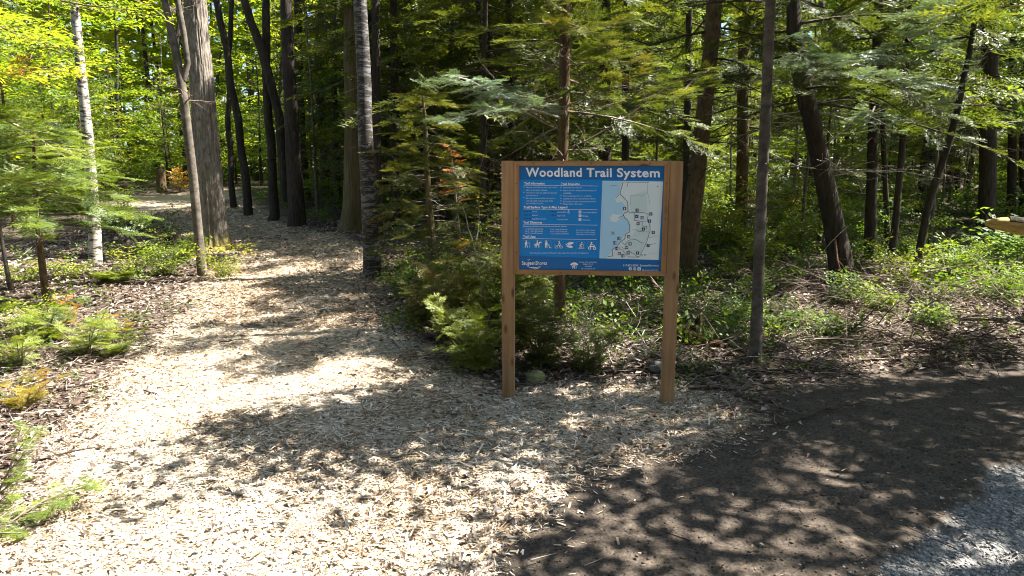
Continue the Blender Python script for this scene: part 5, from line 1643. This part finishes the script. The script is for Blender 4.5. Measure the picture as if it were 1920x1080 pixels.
def plant(kind, x, y, s=1.0, rz=0.0, k=0, lg=None):
    nm, lb, gr = GR[kind]
    zn = 'left of the sign' if x / y < -.17 else ('behind the sign' if x / y < .3 else 'in the right woods')
    lb, gr = lb.replace('back in the woods', zn).replace('back in the understorey', zn).replace('on the floor of the woods further back', 'further back, ' + zn), gr + ', ' + zn
    if lg: lb, gr = lg
    kids = PROTO[kind][k % len(PROTO[kind])]
    root = empty(nm, (x, y, float(gz(x, y))), lb, 'bush' if kind == 'bush' else 'tree', gr, rz)
    root.scale = (s, s, s)
    for cn, me in kids: link(cn, me, root)
    return root


rr = random.Random(12)
placed = [(a, b) for a, b in TREES]
TRAIL = gpoly([(200, 420), (180, 366), (230, 345), (500, 352), (520, 395), (700, 470), (720, 600), (300, 640), (340, 545), (330, 470)])


def spot(x0, x1, D0, D1, mind, tries=60):
    for _ in range(tries):
        D = D0 + (D1 - D0) * rr.random() ** .8; px = rr.uniform(x0, x1)
        x = (px - 960) / FPX * (D * CP + 0.2)
        if inpoly(np.array([x]), np.array([D]), TRAIL)[0]: continue
        if polydist(np.array([x]), np.array([D]), TRAIL)[0] < .5: continue
        if -3.2 < x < 2.5 and D < 14.8: continue
        if all((x - a) ** 2 + (D - b) ** 2 > mind ** 2 for a, b in placed):
            placed.append((x, D)); return x, D
    return None


def many(kind, n, x0, x1, D0, D1, mind, s0=.8, s1=1.25):
    for i in range(n):
        p_ = spot(x0, x1, D0, D1, mind)
        if p_: plant(kind, *p_, rr.uniform(s0, s1), rr.uniform(0, 6.28), rr.randrange(6))


# left: bright understorey, slim trunks
many('und', 34, -260, 620, 15, 38, 1.7, .7, 1.1)
many('grn', 12, -260, 640, 16, 36, 1.6, .6, 1.0)
many('fir', 16, -200, 560, 13, 30, 1.3, .6, 1.2)
many('tall', 22, -250, 650, 17, 40, 1.4, .7, 1.1)
many('pole', 14, -200, 640, 14, 34, .9, .7, 1.1)
many('hem', 3, -260, 120, 16, 30, 2.4, .7, 1)
# middle: dark hemlocks
many('hem', 20, 540, 1330, 11, 34, 1.8, .75, 1.15)
many('fir', 8, 700, 1330, 9, 20, 1.2, .7, 1.1)
many('pole', 12, 700, 1330, 9, 26, .8, .7, 1.1)
many('tall', 8, 560, 1330, 16, 36, 1.4, .7, 1.1)
many('grn', 14, 600, 1330, 14.9, 32, 1.4, .7, 1.1)
many('und', 8, 700, 1330, 15, 30, 1.4, .6, 1.0)
many('fir', 10, 640, 1330, 14.9, 26, 1.0, .8, 1.4)
# right: mixed
many('hem', 17, 1330, 2200, 12, 34, 2.0, .7, 1.1)
many('fir', 12, 1330, 2150, 10, 24, 1.4, .6, 1.1)
many('grn', 16, 1330, 2200, 13, 34, 1.6, .7, 1.1)
many('und', 9, 1330, 2200, 16, 36, 1.7, .7, 1.0)
many('tall', 12, 1330, 2200, 14, 36, 1.2, .7, 1.1)
many('pole', 10, 1330, 2150, 10, 28, .8, .7, 1.1)
many('bush', 34, -240, 640, 15, 30, .9, .6, 1.2)
many('bush', 20, 640, 1330, 9, 20, .9, .5, 1.0)
many('bush', 30, 1330, 2150, 9.5, 22, .9, .6, 1.3)
many('bush', 10, 1320, 1800, 7.8, 10.5, .6, .35, .65)
many('pole', 10, 1350, 2050, 9, 20, .6, .5, .9)
many('bush', 8, 740, 1250, 7.2, 9.5, .6, .35, .6)

# unseen woods added to cut the sky light, behind the camera and far left
for i in range(46):
    a = rr.uniform(math.radians(150), math.radians(372)); d = rr.uniform(6.5, 15)
    x, y = math.cos(a) * d, math.sin(a) * d
    if y > -4 and x > -6: continue
    plant(rr.choice(('hem', 'hem', 'grn')), x, y, rr.uniform(1.0, 1.6), rr.uniform(0, 6), rr.randrange(4), ('sky-blocking tree added to the woods behind the camera, outside the picture', 'woods behind the camera'))
for x, y, s_ in ((-.6, 16.5, 1.2), (1.2, 20, 1.2), (-.9, 21.5, 1.1), (-4.3, 19.5, 1.15), (-6.2, 23, 1.2), (-3.4, 17.2, 1.0)): plant('hem', x, y, s_, x * 3, 0)  # extra hemlocks in front, added so their crowns shade the far path

# ground cover nobody could count
b_ = MB()
P = scatter_pts(5200, -16, 16, 6.2, 26, lambda x, y: floorfn(x, y) & (fbm(x * .6, y * .6, 0, 77) > .5) & ~((x < -3) & (y < 11) & (R.uniform(0, 1, x.shape) < .85)) & (polydist(x, y, TRAIL) > .2))
place(b_, PR['leafn'], np.stack([P[:, 0], P[:, 1], gz(P[:, 0], P[:, 1]) + .01], 1), R.uniform(0, 6.28, len(P)), R.uniform(.3, 1.3, len(P)), R.normal(0, .4, len(P)), R.uniform(.12, .34, len(P)), R.uniform(.2, .8, len(P)), 9)
P = scatter_pts(500, -6, 6, 4.6, 8, lambda x, y: floorfn(x, y))
place(b_, PR['leafn'], np.stack([P[:, 0], P[:, 1], gz(P[:, 0], P[:, 1]) + .01], 1), R.uniform(0, 6.28, len(P)), R.uniform(.3, 1.3, len(P)), 0, R.uniform(.07, .16, len(P)), R.uniform(.2, .8, len(P)), 19)
tag(b_.build('undergrowth', M['green']), 'low green seedlings and leafy undergrowth carpeting the woods', None, None, 'stuff')

# far wood that reads as one mass
b_ = MB(); r = np.random.default_rng(99); n = 15000
D = r.uniform(38, 62, n); ang = r.uniform(-1.0, 1.0, n); x = np.tan(ang * .85) * D; z = r.uniform(-.2, 21, n) ** 1.0
tz = fbm(x * .12, z * .25, D * .1, 5)
keep = (z < 1.5) | (tz > .3)
x, D, z = x[keep], D[keep], z[keep]; n = len(x)
leftness = smooth01((-x - 2) / 10)
place(b_, lf, np.stack([x, D, z + 1.0], 1), r.uniform(0, 6.28, n), r.normal(0, .3, n), r.normal(0, .5, n), r.uniform(1.0, 2.0, n), np.clip(.35 + .4 * leftness + r.normal(0, .12, n), 0, 1), 17)
tag(b_.build('distant_woods', M['maple']), 'far yellow green mass of woods closing the view', None, None, 'stuff')
b_ = MB(); n = 150; D = r.uniform(36, 60, n); x = np.tan(r.uniform(-.85, .85, n)) * D
b_.sticks(np.stack([x, D, 0 * x], 1), np.stack([x + r.normal(0, .5, n), D, 0 * x + 18], 1), r.uniform(.07, .2, n), r.uniform(.03, .08, n))
tag(b_.build('distant_trunks', M['bark_dark']), 'far dark trunks standing within the distant woods', None, None, 'stuff')
